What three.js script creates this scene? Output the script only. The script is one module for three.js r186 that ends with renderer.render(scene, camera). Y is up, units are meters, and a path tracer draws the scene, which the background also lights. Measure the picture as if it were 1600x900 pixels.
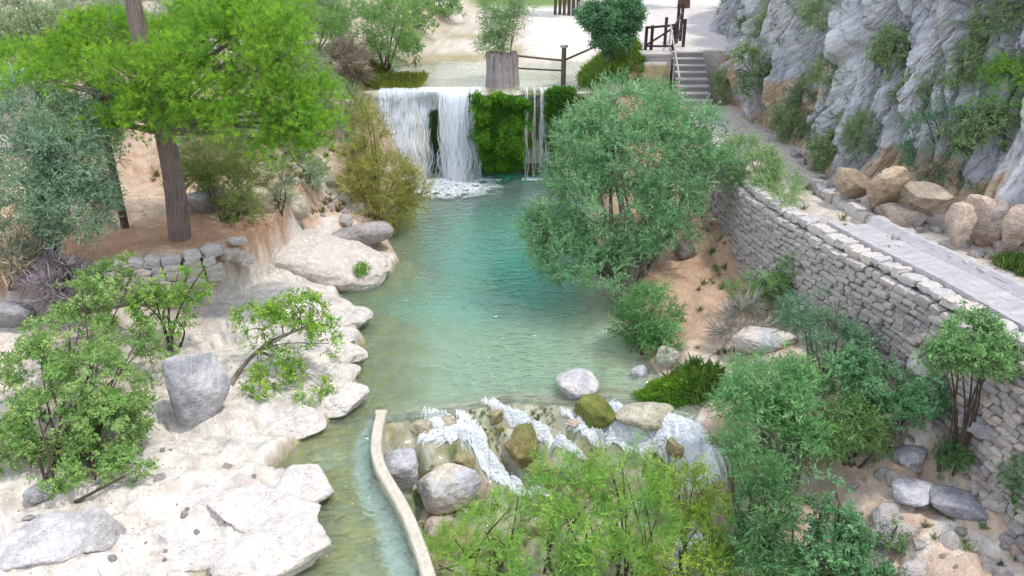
import * as THREE from 'three';
import { mergeGeometries, mergeVertices, toCreasedNormals } from 'three/addons/utils/BufferGeometryUtils.js';
import { ImprovedNoise } from 'three/addons/math/ImprovedNoise.js';

// ---------------------------------------------------------------- camera, sky, sun, exposure
const scene = new THREE.Scene();
const CAM_H = 7.6, PITCH = 25 * Math.PI / 180, FOV = 40;
const camera = new THREE.PerspectiveCamera(FOV, 16 / 9, 0.1, 400);
camera.position.set(0, CAM_H, 0);
camera.lookAt(0, CAM_H - Math.sin(PITCH), -Math.cos(PITCH));

const renderer = new THREE.WebGLRenderer({ antialias: true });
renderer.setSize(1024, 576);
renderer.toneMapping = THREE.LinearToneMapping;
renderer.toneMappingExposure = 1.38;
renderer.shadowMap.enabled = true;
renderer.shadowMap.type = THREE.PCFSoftShadowMap;

const SUN_DIR = new THREE.Vector3(0.34, 0.88, 0.10).normalize();
{ // hazy, bright sky: pale blue overhead, whiter towards the horizon
  const w = 256, h = 128, d = new Float32Array(w * h * 4);
  for (let j = 0; j < h; j++) {
    const e = ((j + 0.5) / h - 0.5) * Math.PI, s = Math.max(0, Math.sin(e));
    const k = Math.pow(1 - s, 1.6);
    for (let i = 0; i < w; i++) {
      const o = (j * w + i) * 4;
      d[o] = 0.92 + 0.16 * k; d[o + 1] = 1.02 + 0.09 * k; d[o + 2] = 1.22 - 0.05 * k; d[o + 3] = 1;
    }
  }
  const t = new THREE.DataTexture(d, w, h, THREE.RGBAFormat, THREE.FloatType);
  t.mapping = THREE.EquirectangularReflectionMapping;
  t.magFilter = t.minFilter = THREE.LinearFilter; t.needsUpdate = true;
  scene.background = t; scene.environment = t;
}
const sun = new THREE.DirectionalLight(new THREE.Color(1, 0.95, 0.86), 2.0);
sun.position.copy(SUN_DIR).multiplyScalar(60).add(new THREE.Vector3(0, 0, -16));
sun.target.position.set(0, 0, -16);
sun.castShadow = true; sun.shadow.radius = 7;
sun.shadow.mapSize.set(2048, 2048);
Object.assign(sun.shadow.camera, { left: -30, right: 30, top: 30, bottom: -30, near: 1, far: 140 });
scene.add(sun, sun.target);

// ---------------------------------------------------------------- helpers
const IN = new ImprovedNoise();
const noise = (x, y, z = 0) => IN.noise(x + 71.3, y + 13.7, z + 5.1);
const fbm = (x, y, z = 0, o = 4) => { let a = 1, f = 1, s = 0, n = 0; for (let i = 0; i < o; i++) { s += a * noise(x * f, y * f, z * f + i * 7.1); n += a; a *= 0.5; f *= 2.03; } return s / n; };
const ridge = (x, y, z = 0, o = 4) => { let a = 1, f = 1, s = 0, n = 0; for (let i = 0; i < o; i++) { s += a * (1 - Math.abs(noise(x * f, y * f, z * f + i * 3.3)) * 2); n += a; a *= 0.5; f *= 2.1; } return s / n; };
function rng(seed) { let a = (seed * 2654435761) >>> 0; return () => { a |= 0; a = (a + 0x6D2B79F5) | 0; let t = Math.imul(a ^ (a >>> 15), 1 | a); t = (t + Math.imul(t ^ (t >>> 7), 61 | t)) ^ t; return ((t ^ (t >>> 14)) >>> 0) / 4294967296; }; }
const clamp = (x, a = 0, b = 1) => Math.min(b, Math.max(a, x));
const sst = (a, b, x) => { const t = clamp((x - a) / (b - a)); return t * t * (3 - 2 * t); };
const lerp = (a, b, t) => a + (b - a) * t;
const hash2 = (i, j, k = 0) => { let n = Math.imul(i | 0, 374761393) + Math.imul(j | 0, 668265263) + Math.imul(k | 0, 2147483647 ^ 977); n = Math.imul(n ^ (n >>> 13), 1274126177); return ((n ^ (n >>> 16)) >>> 0) / 4294967296; };
function voronoi(x, y, jit = 0.9) { // nearest and second-nearest cell: [d1, d2, id, dx, dy]
  const i = Math.floor(x), j = Math.floor(y); let d1 = 9, d2 = 9, id = 0, ox = 0, oy = 0;
  for (let a = -1; a < 2; a++) for (let b = -1; b < 2; b++) {
    const px = i + a + 0.5 + (hash2(i + a, j + b, 1) - 0.5) * jit, py = j + b + 0.5 + (hash2(i + a, j + b, 2) - 0.5) * jit;
    const d = Math.hypot(x - px, y - py);
    if (d < d1) { d2 = d1; d1 = d; id = hash2(i + a, j + b, 3); ox = x - px; oy = y - py; } else if (d < d2) d2 = d;
  }
  return [d1, d2, id, ox, oy];
}
// photo pixel (1600 x 900) -> point on the plane y = Y, or on the plane z = Z
const F = 450 / Math.tan(FOV * Math.PI / 360), CP = Math.cos(PITCH), SP = Math.sin(PITCH);
const ray = (u, v) => { const a = (u - 800) / F, b = (450 - v) / F; return [a, b * CP - SP, -(CP + b * SP)]; };
const onY = (u, v, y) => { const d = ray(u, v), t = (y - CAM_H) / d[1]; return new THREE.Vector3(d[0] * t, y, d[2] * t); };
const onZ = (u, v, z) => { const d = ray(u, v), t = z / d[2]; return new THREE.Vector3(d[0] * t, CAM_H + d[1] * t, z); };
function interp(tab, q) { // piecewise linear over [q, value] rows sorted by q
  if (q <= tab[0][0]) return tab[0][1];
  for (let i = 1; i < tab.length; i++) if (q <= tab[i][0]) { const a = tab[i - 1], b = tab[i]; return lerp(a[1], b[1], (q - a[0]) / (b[0] - a[0])); }
  return tab[tab.length - 1][1];
}
const used = {};
const numbered = n => { used[n] = (used[n] || 0) + 1; return used[n] === 1 ? n : n + '_' + String(used[n] - 1).padStart(3, '0'); };
const shade = o => { o.traverse(c => { if (c.isMesh) { c.castShadow = true; c.receiveShadow = true; } }); return o; };
function mesh(name, g, m, parent) { const o = new THREE.Mesh(g, m); o.name = parent ? name : numbered(name); o.castShadow = o.receiveShadow = true; (parent || scene).add(o); return o; }
function structure(name, g, m, label, category) { const o = mesh(name, g, m); o.userData = { kind: 'structure', label, category }; return o; }
function thing(name, label, category, pos, group) { const o = new THREE.Group(); o.name = numbered(name); o.position.copy(pos); o.userData = { label, category }; if (group) o.userData.group = group; scene.add(o); return o; }
const V = (x, y, z) => new THREE.Vector3(x, y, z);

// ---------------------------------------------------------------- textures and materials
function tex(size, fn, color = true) {
  const d = new Uint8Array(size * size * 4);
  for (let j = 0; j < size; j++) for (let i = 0; i < size; i++) { const c = fn(i / size, j / size), o = (j * size + i) * 4; d[o] = 255 * clamp(c[0]); d[o + 1] = 255 * clamp(c[1]); d[o + 2] = 255 * clamp(c[2]); d[o + 3] = 255; }
  const t = new THREE.DataTexture(d, size, size); t.wrapS = t.wrapT = THREE.RepeatWrapping; t.magFilter = THREE.LinearFilter; t.minFilter = THREE.LinearMipmapLinearFilter; t.generateMipmaps = true;
  if (color) t.colorSpace = THREE.SRGBColorSpace; t.needsUpdate = true; return t;
}
// tiling noise: blend of four shifted copies
const tile = (f, u, v) => { const a = (1 - u), b = (1 - v); return f(u, v) * a * b + f(u - 1, v) * u * b + f(u, v - 1) * a * v + f(u - 1, v - 1) * u * v; };
const rockMap = tex(512, (u, v) => {
  const n = tile((a, b) => fbm(a * 14, b * 14, 1, 5), u, v), m = tile((a, b) => fbm(a * 60, b * 60, 4, 3), u, v), c = tile((a, b) => ridge(a * 9, b * 9, 9, 3), u, v);
  const crack = c > 0.80 ? (c - 0.80) * 1.6 : 0, k = 0.91 + n * 0.26 + m * 0.24 - crack * 0.6;
  return [k, k * 0.985 + 0.005, k * 0.965 + 0.012];
});
const rockBump = tex(512, (u, v) => { const n = tile((a, b) => fbm(a * 12, b * 12, 2, 6), u, v), c = tile((a, b) => ridge(a * 8, b * 8, 9, 3), u, v); const k = 0.55 + n * 0.9 - (c > 0.8 ? (c - 0.8) * 1.5 : 0); return [k, k, k]; }, false);
const barkMap = tex(256, (u, v) => { const n = tile((a, b) => ridge(a * 12, b * 3.2, 3, 4), u, v), k = 0.62 + n * 0.38; return [k, k * 0.95, k * 0.92]; });
const rippleBump = tex(512, (u, v) => { const n = tile((a, b) => fbm(a * 7 + 0.6 * noise(a * 5, b * 5, 8), b * 17, 3, 4), u, v) * 0.7 + tile((a, b) => fbm(a * 22, b * 40, 6, 2), u, v) * 0.3; const k = 0.5 + n * 0.8; return [k, k, k]; }, false);
const std = (o) => new THREE.MeshStandardMaterial({ roughness: 0.9, ...o });
const rgb = (r, g, b) => new THREE.Color().setRGB(r, g, b);
const M = {
  ground: std({ vertexColors: true, map: rockMap, bumpMap: rockBump, bumpScale: 0.03 }),
  rock: std({ vertexColors: true, map: rockMap, bumpMap: rockBump, bumpScale: 0.04 }),
  cliff: std({ vertexColors: true, map: rockMap, bumpMap: rockBump, bumpScale: 0.09 }),
  concrete: std({ color: rgb(0.62, 0.58, 0.49), map: rockMap, bumpMap: rockBump, bumpScale: 0.008 }),
  greyConcrete: std({ color: rgb(0.50, 0.49, 0.52), map: rockMap, bumpMap: rockBump, bumpScale: 0.006 }),
  darkWood: std({ color: rgb(0.085, 0.06, 0.06), map: barkMap }),
  greyWood: std({ color: rgb(0.22, 0.18, 0.15), map: barkMap }),
  barkPine: std({ color: rgb(0.34, 0.29, 0.28), map: barkMap, bumpMap: barkMap, bumpScale: 0.05 }),
  barkGrey: std({ color: rgb(0.34, 0.32, 0.28), map: barkMap, bumpMap: barkMap, bumpScale: 0.02 }),
  barkPale: std({ color: rgb(0.50, 0.50, 0.52), map: barkMap, bumpMap: barkMap, bumpScale: 0.02 }),
  barkDark: std({ color: rgb(0.14, 0.11, 0.085), map: barkMap, bumpMap: barkMap, bumpScale: 0.02 }),
  foam: new THREE.MeshPhysicalMaterial({ color: rgb(0.88, 0.91, 0.95), roughness: 0.55, transmission: 0.25, thickness: 0 }),
  white: new THREE.MeshPhysicalMaterial({ color: rgb(0.93, 0.95, 0.97), roughness: 0.5, transmission: 0.10, thickness: 0 }),
  fall: new THREE.MeshPhysicalMaterial({ color: rgb(0.88, 0.92, 0.97), roughness: 0.4, transmission: 0.35, thickness: 0 }),
};
// 4-vertex leaf blades gathered into one spray
function leafSpray(kind, seed) {
  const R = rng(seed), pos = [], idx = [];
  const leaf = (p, dir, L, W, fold) => {
    const side = V(0, 1, 0).cross(dir); if (side.lengthSq() < 1e-4) side.set(1, 0, 0); side.normalize().applyAxisAngle(dir, (R() - 0.5) * 2.4);
    const up = dir.clone().cross(side).normalize(), m = p.clone().addScaledVector(dir, L * 0.45).addScaledVector(up, fold * L);
    const o = pos.length / 3, e = p.clone().addScaledVector(dir, L);
    for (const q of [p, m.clone().addScaledVector(side, W), e, m.clone().addScaledVector(side, -W)]) pos.push(q.x, q.y, q.z);
    idx.push(o, o + 1, o + 2, o, o + 2, o + 3);
  };
  const dirOf = (ang, lift) => V(Math.cos(ang) * Math.cos(lift), Math.sin(lift), Math.sin(ang) * Math.cos(lift));
  if (kind === 'narrow') { // willow and oleander: long thin leaves on side twigs
    for (let t = 0; t < 5; t++) { const a = R() * 6.28, l = 0.2 + R() * 0.9, d = dirOf(a, l), len = 0.55 + R() * 0.5; for (let k = 0; k < 11; k++) { const p = d.clone().multiplyScalar(len * (0.12 + 0.88 * k / 11)); p.y -= 0.10 * (k / 11) ** 2; leaf(p, dirOf(a + (R() - 0.5) * 2.6, l * 0.6 + (R() - 0.5) * 1.3), 0.19 + R() * 0.11, 0.020 + R() * 0.014, 0.06); } }
  } else if (kind === 'broad') {
    for (let t = 0; t < 4; t++) { const a = R() * 6.28, l = 0.1 + R() * 1.0, d = dirOf(a, l), len = 0.4 + R() * 0.5; for (let k = 0; k < 9; k++) { const p = d.clone().multiplyScalar(len * (0.15 + 0.85 * k / 9)); leaf(p, dirOf(a + (R() - 0.5) * 3.4, (R() - 0.4) * 1.4), 0.15 + R() * 0.10, 0.045 + R() * 0.025, 0.10); } }
  } else if (kind === 'needle') { // pine: tufts of needles at twig ends
    for (let t = 0; t < 6; t++) { const a = R() * 6.28, l = -0.1 + R() * 1.0, d = dirOf(a, l), b = d.clone().multiplyScalar(0.25 + R() * 0.5); for (let k = 0; k < 16; k++) { const n = d.clone().add(V(R() - 0.5, R() - 0.35, R() - 0.5).multiplyScalar(1.7)).normalize(); leaf(b.clone().addScaledVector(d, -0.12 * R()), n, 0.20 + R() * 0.10, 0.008 + R() * 0.005, 0.02); } }
  } else if (kind === 'feather') { // tamarisk and broom: fine upright plumes
    for (let t = 0; t < 7; t++) { const a = R() * 6.28, l = 0.35 + R() * 0.9, d = dirOf(a, l), len = 0.6 + R() * 0.6; for (let k = 0; k < 12; k++) { const p = d.clone().multiplyScalar(len * (0.1 + 0.9 * k / 12)); p.y -= 0.12 * (k / 12) ** 2; leaf(p, dirOf(a + (R() - 0.5) * 1.6, l + (R() - 0.5) * 1.1), 0.15 + R() * 0.10, 0.010 + R() * 0.008, 0.03); } }
  } else if (kind === 'grass') {
    for (let k = 0; k < 26; k++) { const a = R() * 6.28, l = 0.6 + R() * 0.9, p = V((R() - 0.5) * 0.5, 0, (R() - 0.5) * 0.5); leaf(p, dirOf(a, l), 0.5 + R() * 0.6, 0.018 + R() * 0.014, 0.10); }
  } else if (kind === 'moss') {
    for (let k = 0; k < 40; k++) { const a = R() * 6.28, l = (R() - 0.3) * 1.8, d = dirOf(a, l); leaf(d.clone().multiplyScalar(0.3 * R()), d, 0.16 + R() * 0.16, 0.04 + R() * 0.03, 0.12); }
  } else if (kind === 'twig') { // bare twigs
    for (let t = 0; t < 14; t++) { const a = R() * 6.28, l = 0.1 + R() * 1.2; leaf(V(0, 0, 0), dirOf(a, l), 0.5 + R() * 0.6, 0.007, 0.08); leaf(dirOf(a, l).multiplyScalar(0.35), dirOf(a + R() - 0.5, l + (R() - 0.5)), 0.4, 0.005, 0.04); }
  }
  const g = new THREE.BufferGeometry(); g.setAttribute('position', new THREE.Float32BufferAttribute(pos, 3)); g.setIndex(idx); g.computeVertexNormals(); return g;
}
const SPRAY = {}; ['narrow', 'broad', 'needle', 'feather', 'grass', 'moss', 'twig'].forEach((k, i) => SPRAY[k] = leafSpray(k, 40 + i));
const leafMats = {};
function leafMat(c) { const k = c.join(); return leafMats[k] || (leafMats[k] = new THREE.MeshPhysicalMaterial({ color: rgb(...c), roughness: 1, transmission: 0.38, thickness: 0, side: THREE.DoubleSide, specularIntensity: 0.5 })); }

// ---------------------------------------------------------------- the lie of the land
// shorelines and walls, as x for each z (z from far to near)
const SHORE_L = [[-26, -4.3], [-25, -4.2], [-23.9, -2.9], [-21.8, -3.05], [-19.8, -3.3], [-19, -3.1], [-18.0, -2.72], [-17, -2.85], [-16.5, -3.3], [-16.1, -3.85], [-15.6, -3.7], [-15.0, -3.15], [-14.6, -3.0], [-14.2, -3.35], [-13.8, -2.85], [-13.3, -3.05], [-13.0, -2.72], [-12.6, -3.1], [-12.3, -2.75], [-11.85, -2.72], [-11.5, -2.95], [-11.0, -3.0], [-10.6, -3.3], [-10.1, -3.45], [-9.66, -3.6], [-9.35, -2.85], [-9.2, -2.85], [-8.9, -3.25], [-8.42, -3.18], [-8.1, -2.8], [-7.5, -2.72], [-5, -2.5], [0, -2]];
const SHORE_R = [[-26, 2.6], [-24.6, 2.5], [-22, 2.1], [-18.2, 1.95], [-15.3, 2.15], [-13.6, 2.3], [-12.4, 2.45], [-11.7, 2.9], [-11, 3.0]];
const LIP = [[-2.3, -11.0], [-1.64, -11.2], [-0.89, -11.4], [0, -11.75], [0.9, -11.65], [1.81, -11.75], [2.4, -11.5], [2.9, -11.0], [3.3, -10.6]]; // z for each x
const CANALWALL = [[-10.95, -2.18], [-10.4, -2.17], [-9.81, -2.07], [-9.43, -1.89], [-8.8, -1.53], [-8.04, -1.23], [-7.5, -1.05], [-6, -0.6], [-3, 0.2], [2, 1.2]];
const WALL = [[-27, 5.3], [-25.4, 5.2], [-17.7, 5.08], [-15.6, 5.05], [-14.1, 5.33], [-12.2, 5.88], [-10.9, 6.34], [-9.14, 6.75], [-6, 7.3], [0, 8.2]];
const PATH_Y = 2.5;
const CTRL_L = [[-8.2, -10.6, .62], [-6.9, -8.5, .42], [-6, -11.4, .6], [-4.7, -9.6, .36], [-5.4, -8.9, .42], [-6.1, -7, .3], [-4.8, -13.2, .42], [-5.5, -13.9, .5], [-4, -11.5, .34], [-3.7, -8, .26], [-7.5, -12.8, .8], [-9.5, -13.3, 1.2], [-3.5, -16.8, .32], [-5.3, -17.5, .6], [-5.0, -15.6, .55], [-4, -20, .7], [-5.2, -19, 1.0], [-5, -22, 1.8], [-4.6, -24.2, 2.7], [-6, -25, 3.1], [-8, -22, 2.7], [-7, -19.5, 1.8], [-10, -24, 3.4], [-12, -12, 1.5], [-12, -18, 2.3], [-10, -10, 1.0], [-9, -7, .6], [-12, -5, .8], [-14, -26, 4.0], [-16, -15, 3]];
const CTRL_R = [[2.8, -12.5, .1], [3.3, -12.6, .35], [3.4, -15.6, .75], [3.0, -17, .7], [4.5, -17, 1.3], [4.9, -13.6, .75], [5.1, -11.8, .8], [6, -10.6, .8], [7, -9.3, .85], [5.5, -9.1, .25], [6.3, -7.3, .2], [4.2, -11.2, .2], [3.9, -8.8, -.4], [3.9, -7.3, -.5], [3.2, -10, -.7], [2.9, -20, .9], [4.2, -20, 1.5], [4, -22, 1.9], [3.5, -24, 2.5], [5, -24, 2.5], [7, -5, .4], [4, -4, -.6]];
function shepard(C, x, z) { let s = 0, w = 0; for (const c of C) { const d = (x - c[0]) ** 2 + (z - c[1]) ** 2 + 0.05, k = 1 / (d * d); s += k * c[2]; w += k; } return s / w; }
// pine terrace: z of its front edge for each x
const TERRACE = [[-12, -12.6], [-9, -13.3], [-7.45, -14.05], [-6.6, -14.3], [-5.85, -14.75], [-5.3, -16.2], [-5.05, -17.5], [-5, -30]];
const onTerrace = (x, z) => sst(-0.08, 0.14, Math.min(interp(TERRACE, x) - z, 8)) * sst(-4.95, -5.3, x) * sst(-22, -19, z);
const terr = (v, step, edge) => { const k = Math.floor(v / step), f = v / step - k; return step * (k + sst(1 - edge, 1, f)); };
const slabs = (x, z) => { // stepped limestone shelves, broken by a few joints
  const a = 0.42, p = x * Math.cos(a) + z * Math.sin(a), q = -x * Math.sin(a) + z * Math.cos(a);
  const [d1, d2] = voronoi(p * 0.5 + 0.3 * noise(x, z, 2), q * 0.9 + 0.3 * noise(x * 0.8, z * 0.8, 4));
  const v = 0.42 * fbm(p * 0.42, q * 0.75, 1, 3) + 0.05 * q + 0.05 * noise(x * 2.1, z * 2.1, 5);
  return (terr(v, 0.10, 0.16) - 0.05 * q) - 0.05 * (1 - sst(0, 0.035, d2 - d1)) + 0.03 * fbm(x * 1.4, z * 1.4, 1) + 0.010 * fbm(x * 8, z * 8, 2) + 0.02 * terr(fbm(x * 2.2, z * 2.2, 9) * 3, 1, 0.2);
};
function bed(x, z) { // under the pool and the side channel
  const xl = interp(SHORE_L, z), xr = interp(SHORE_R, z), d = Math.min(x - xl, (xr - x) * 1.1);
  const far = sst(-13.5, -20, z), maxD = lerp(0.2, 1.9, far);
  let h = -0.10 - maxD * sst(0, lerp(1.9, 1.7, far), d - 0.05 * fbm(x * 2, z * 2));
  h -= 0.10 * sst(0, 0.3, d);
  h += 0.10 * fbm(x * 1.1, z * 1.1, 3) * sst(0.1, 0.8, d);
  return Math.min(h, -0.06);
}
function lower(x, z) { // below the lip, right of the side channel
  const s = z - interp(LIP, x);
  const [d1, d2, id] = voronoi(x * 1.15 + 3, z * 1.15 + 7);
  let h = -0.03 - 1.15 * sst(-0.05, 1.35, s + 0.25 * (id - 0.5)) - 0.12 * Math.max(0, s - 1.2);
  const K = voronoi(x * 2.6 + 1, z * 2.6 + 4);
  h += sst(0.05, 0.5, s) * ((id - 0.5) * 0.5 - 0.2 * (1 - sst(0, 0.18, d2 - d1)) + (K[2] - 0.5) * 0.2 - 0.08 * (1 - sst(0, 0.15, K[1] - K[0])) + 0.12 * fbm(x * 2, z * 2));
  return h;
}
function landL(x, z, t) {
  let h = shepard(CTRL_L, x, z);
  const rocky = sst(-14.4, -13.2, z) + sst(-15, -17, z) * sst(-7, -5.5, x);
  h = lerp(0.20 + 0.05 * noise(x * 2, z * 2), h, sst(0, 1.6, t));
  h += slabs(x, z) * clamp(rocky) * sst(0.0, 0.3, t) + 0.04 * fbm(x * 3, z * 3, 2);
  const T = onTerrace(x, z);
  if (T > 0) h = lerp(h, 1.58 + 0.10 * fbm(x * 0.9, z * 0.9) + 0.10 * sst(-16.5, -19, z), T);
  const up = sst(-18, -20, z); h += up * (0.35 * (fbm(x * 0.9, z * 0.9, 7)) + 0.16 * (voronoi(x * 1.2, z * 1.2)[2] - 0.5));
  return h;
}
function landR(x, z, t) {
  let h = shepard(CTRL_R, x, z);
  h = lerp(0.05, h, sst(0, 0.8, t) * 1);
  const [d1, d2, id] = voronoi(x * 1.3, z * 1.3 + 2.2);
  h += 0.16 * fbm(x * 1.2, z * 1.2, 5) + 0.05 * fbm(x * 4, z * 4, 5) + (id > 0.62 ? (id - 0.62) * 0.55 * sst(0, 0.2, d2 - d1) : 0);
  return h;
}
function height(x, z) {
  if (z < -25.25) { // the upper valley floor
    const k = sst(-25.25, -25.5, z);
    const wet = 2.66 + 0.10 * fbm(x * 0.7, z * 0.9, 3) + 0.02 * (z < -33 ? 1 : 0);
    let h = wet + sst(-29, -36, z) * 0.32;
    h = lerp(h, Math.max(h, 3.25 + 0.05 * (-25 - z) + 0.3 * fbm(x * .5, z * .5)), sst(-4.2, -6.0, x + 0.10 * (z + 25)));           // left bank
    h += 0.13 * Math.max(0, -8 - x) + 0.10 * Math.max(0, -z - 52);
    h = lerp(h, 3.0 + 0.55 * sst(2.4, 4, x), sst(1.9, 3.0, x + 0.13 * (z + 26)) * sst(-40, -27, z));
    if (x > 5.0 && z > -26.4) return PATH_Y - 0.05;
    const ter = sst(4.0, 4.06, x - 0.03 * (z + 25)) * sst(-26.2, -26.26, z);
    h = lerp(h, 3.72 + 0.015 * (-26 - z) + 0.02 * fbm(x, z), Math.max(ter * sst(-60, -38, z), 0));
    return lerp(z > -25.5 ? lerp(x > 2.5 || x < -4.2 ? height(x, -25.24) : -2, h, k) : h, h, k);
  }
  const wx = interp(WALL, z);
  if (x > wx - 0.2) {
    const k = sst(wx - 0.2, wx - 0.05, x), base = landR(wx - 0.2, z, 3);
    return lerp(base, PATH_Y - 0.05 + 0.03 * fbm(x * 2, z * 2) + 0.35 * sst(1.9, 4, x - wx), k);
  }
  const xl = interp(SHORE_L, z) + 0.07 * fbm(z * 3.1, x * 2.1, 6);
  if (x < xl) { const t = xl - x; return lerp(bed(xl, z), landL(x, z, t), sst(0, 0.16, t)); }
  const lipz = interp(LIP, x), cw = interp(CANALWALL, z);
  if (z > -11.0 && x > cw || (z <= -11.0 && x > -2.25 && z > lipz)) {
    const rx = lerp(2.95, 3.0, 0.5) + 0.25 * noise(z, 3), t = x - rx;
    if (t > 0) return lerp(lower(rx, z), landR(x, z, 3), sst(0, 0.9, t));
    return lower(x, z);
  }
  const xr = interp(SHORE_R, z) + 0.12 * fbm(z * 1.7, x, 8);
  if (x > xr && z < -10.6) { const t = x - xr; return lerp(-0.10, landR(x, z, t), sst(0, 0.5, t)); }
  let b = bed(x, z);
  if (z > -12.6 && x > -2.3) b = lerp(b, -0.035, sst(-0.9, -0.02, z - lipz));                   // bed climbs to the lip
  if (z > -11.3) { // side channel: a rocky shelf on the left, a smooth lined strip along the wall
    const strip = cw - 0.42 - 0.05 * (z + 9), q = x - strip;
    b = lerp(-0.13 - 0.14 * sst(xl, strip, x) + 0.05 * fbm(x * 3, z * 2) + 0.09 * (voronoi((x + z) * 1.1, (z - x) * 2.0)[2] - 0.5), -0.30, sst(-0.03, 0.05, q) * sst(-11.2, -10.6, z));
  }
  return b;
}
// photo pixel -> where its ray meets the land (dy metres above it)
function onGround(u, v, dy = 0) { const d = ray(u, v); let t = 6; for (; t < 110; t += 0.04) { const x = d[0] * t, y = CAM_H + d[1] * t, z = d[2] * t; if (y < height(x, z) + dy) return V(x, height(x, z), z); } return onY(u, v, 0); }
// what the ground is made of, by place (linear colours)
function groundColor(x, y, z, ny) {
  const n1 = fbm(x * 0.8, z * 0.8, 11), n2 = fbm(x * 2.6, z * 2.6, 12), n3 = fbm(x * 7, z * 7, 13, 2);
  const mix = (a, b, t) => [lerp(a[0], b[0], t), lerp(a[1], b[1], t), lerp(a[2], b[2], t)];
  const lime = [0.70, 0.66, 0.61], limeGrey = [0.47, 0.47, 0.50], pinkDirt = [0.55, 0.41, 0.34], redEarth = [0.46, 0.27, 0.17], tan = [0.56, 0.43, 0.34];
  let c;
  if (z < -25.15 && z > -25.7 && y < 2.6 && x > -4.2 && x < 3) return mix([0.22, 0.20, 0.13], [0.13, 0.15, 0.06], sst(-0.2, 0.2, n2));
  if (z < -25.3) {
    c = mix([0.50, 0.44, 0.36], [0.66, 0.60, 0.53], sst(-0.2, 0.3, n1 + 0.5 * n2));
    c = mix(c, [0.34, 0.29, 0.15], 0.85 * sst(0.0, 0.16, noise(x * 0.28 + 3, z * 0.7, 15) + 0.25 * n2) * sst(-44, -40, z));
    c = mix(c, [0.70, 0.66, 0.62], sst(-29, -33, z) * sst(0.0, 1.2, x + 0.6 * n1));
    if (x > 3.9 && y > 3.5) c = [0.66, 0.62, 0.60];
    const moss = sst(-0.1, 0.35, n1 + 0.25) * sst(-28, -26, z); c = mix(c, [0.24, 0.27, 0.04], moss * (sst(-2.6, -3.6, x)));
    if (x < -5) c = mix(c, [0.42, 0.36, 0.27], 0.7);
    if (z < -47) c = mix(c, [0.16, 0.25, 0.06], sst(-47, -50, z));
    return c;
  }
  const wx = interp(WALL, z);
  if (x > wx - 0.2) return mix([0.50, 0.47, 0.46], [0.60, 0.52, 0.45], sst(-0.3, 0.3, n1 + n2));
  const xl = interp(SHORE_L, z);
  if (x < xl + 0.06 && y > -0.03) {
    c = mix(lime, limeGrey, sst(0.10, 0.45, n1 + 0.3 * n2) * 0.8);
    c = mix(c, pinkDirt, sst(0.05, 0.3, n2 * 0.6 + n1 * 0.3 + 0.30 * sst(-5.0, -6.6, x) * sst(-9.0, -9.6, z)) * 0.4 * (ny > 0.8 ? 1 : 0.3));
    if (z > -14.5) { c = mix(c, [0.40, 0.385, 0.40], 0.65 * sst(0.20, 0.27, fbm(x * 1.5 + z * 0.8, z * 3.2 - x, 17, 3))); c = mix(c, [0.50, 0.42, 0.36], 0.5 * sst(0.16, 0.24, fbm(x * 3.4, z * 3.4, 18, 3))); }
    if (z < -18) c = mix(mix([0.62, 0.48, 0.38], [0.50, 0.36, 0.26], sst(-0.2, 0.3, n2)), lime, sst(0.1, 0.3, n1));
    const T = onTerrace(x, z); if (T > 0.5) c = mix(redEarth, [0.60, 0.46, 0.35], sst(-0.1, 0.4, n1 + 0.4 * n2 + 0.35 * sst(-16.6, -18, z)));
    if (y < 0.14 + 0.05 * n2) c = mix(c, [0.34, 0.27, 0.12], 0.6);                           // tide line of algae
    return c;
  }
  const lipz = interp(LIP, x), cw = interp(CANALWALL, z);
  if (z > -11.0 && x > cw || (z <= -11.0 && x > -2.25 && z > lipz - 0.15 && x < 3.1)) {
    c = mix([0.50, 0.48, 0.36], [0.30, 0.26, 0.12], sst(-0.15, 0.2, n2 + n1 * 0.5 + 0.3 * n3));
    c = mix(c, [0.10, 0.16, 0.03], sst(0.12, 0.3, n2 - n1 * 0.5));
    if (x > 3.1) c = mix(tan, lime, sst(0, 0.3, n2));
    return c;
  }
  if (y > -0.04) { // right bank
    c = mix(tan, [0.66, 0.56, 0.47], sst(-0.2, 0.3, n2));
    c = mix(c, limeGrey, sst(0.08, 0.3, n1 - 0.4 * n2) * 0.8);
    c = mix(c, [0.50, 0.33, 0.22], sst(-12.5, -14, z) * 0.9);
    return c;
  }
  const d = x - xl; // the bed: pale marl in the middle, olive algae on the left shelf
  const marl = mix([0.74, 0.76, 0.68], [0.56, 0.62, 0.44], sst(-0.2, 0.3, n1 + 0.25 * n2));
  const algae = mix([0.36, 0.33, 0.07], [0.26, 0.26, 0.10], sst(-0.2, 0.2, n2));
  c = mix(mix(marl, [0.64, 0.60, 0.40], 0.8 * sst(-18, -14, z + 2.5 * n1)), algae, clamp(sst(1.7, 0.4, d + n1 * 0.9 + n2 * 0.4) + 0.5 * sst(-0.1, 0.2, n1) * sst(-17, -14, z) * sst(1.0, 1.8, x)));
  if (z > -11.3) {
    const q = x - (cw - 0.42 - 0.05 * (z + 9));
    c = q > 0 ? [0.66, 0.67, 0.64] : mix(mix([0.44, 0.37, 0.07], [0.34, 0.31, 0.10], sst(-0.15, 0.2, n2)), [0.56, 0.52, 0.32], sst(0.1, 0.4, n1));
  }
  return c;
}
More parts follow.
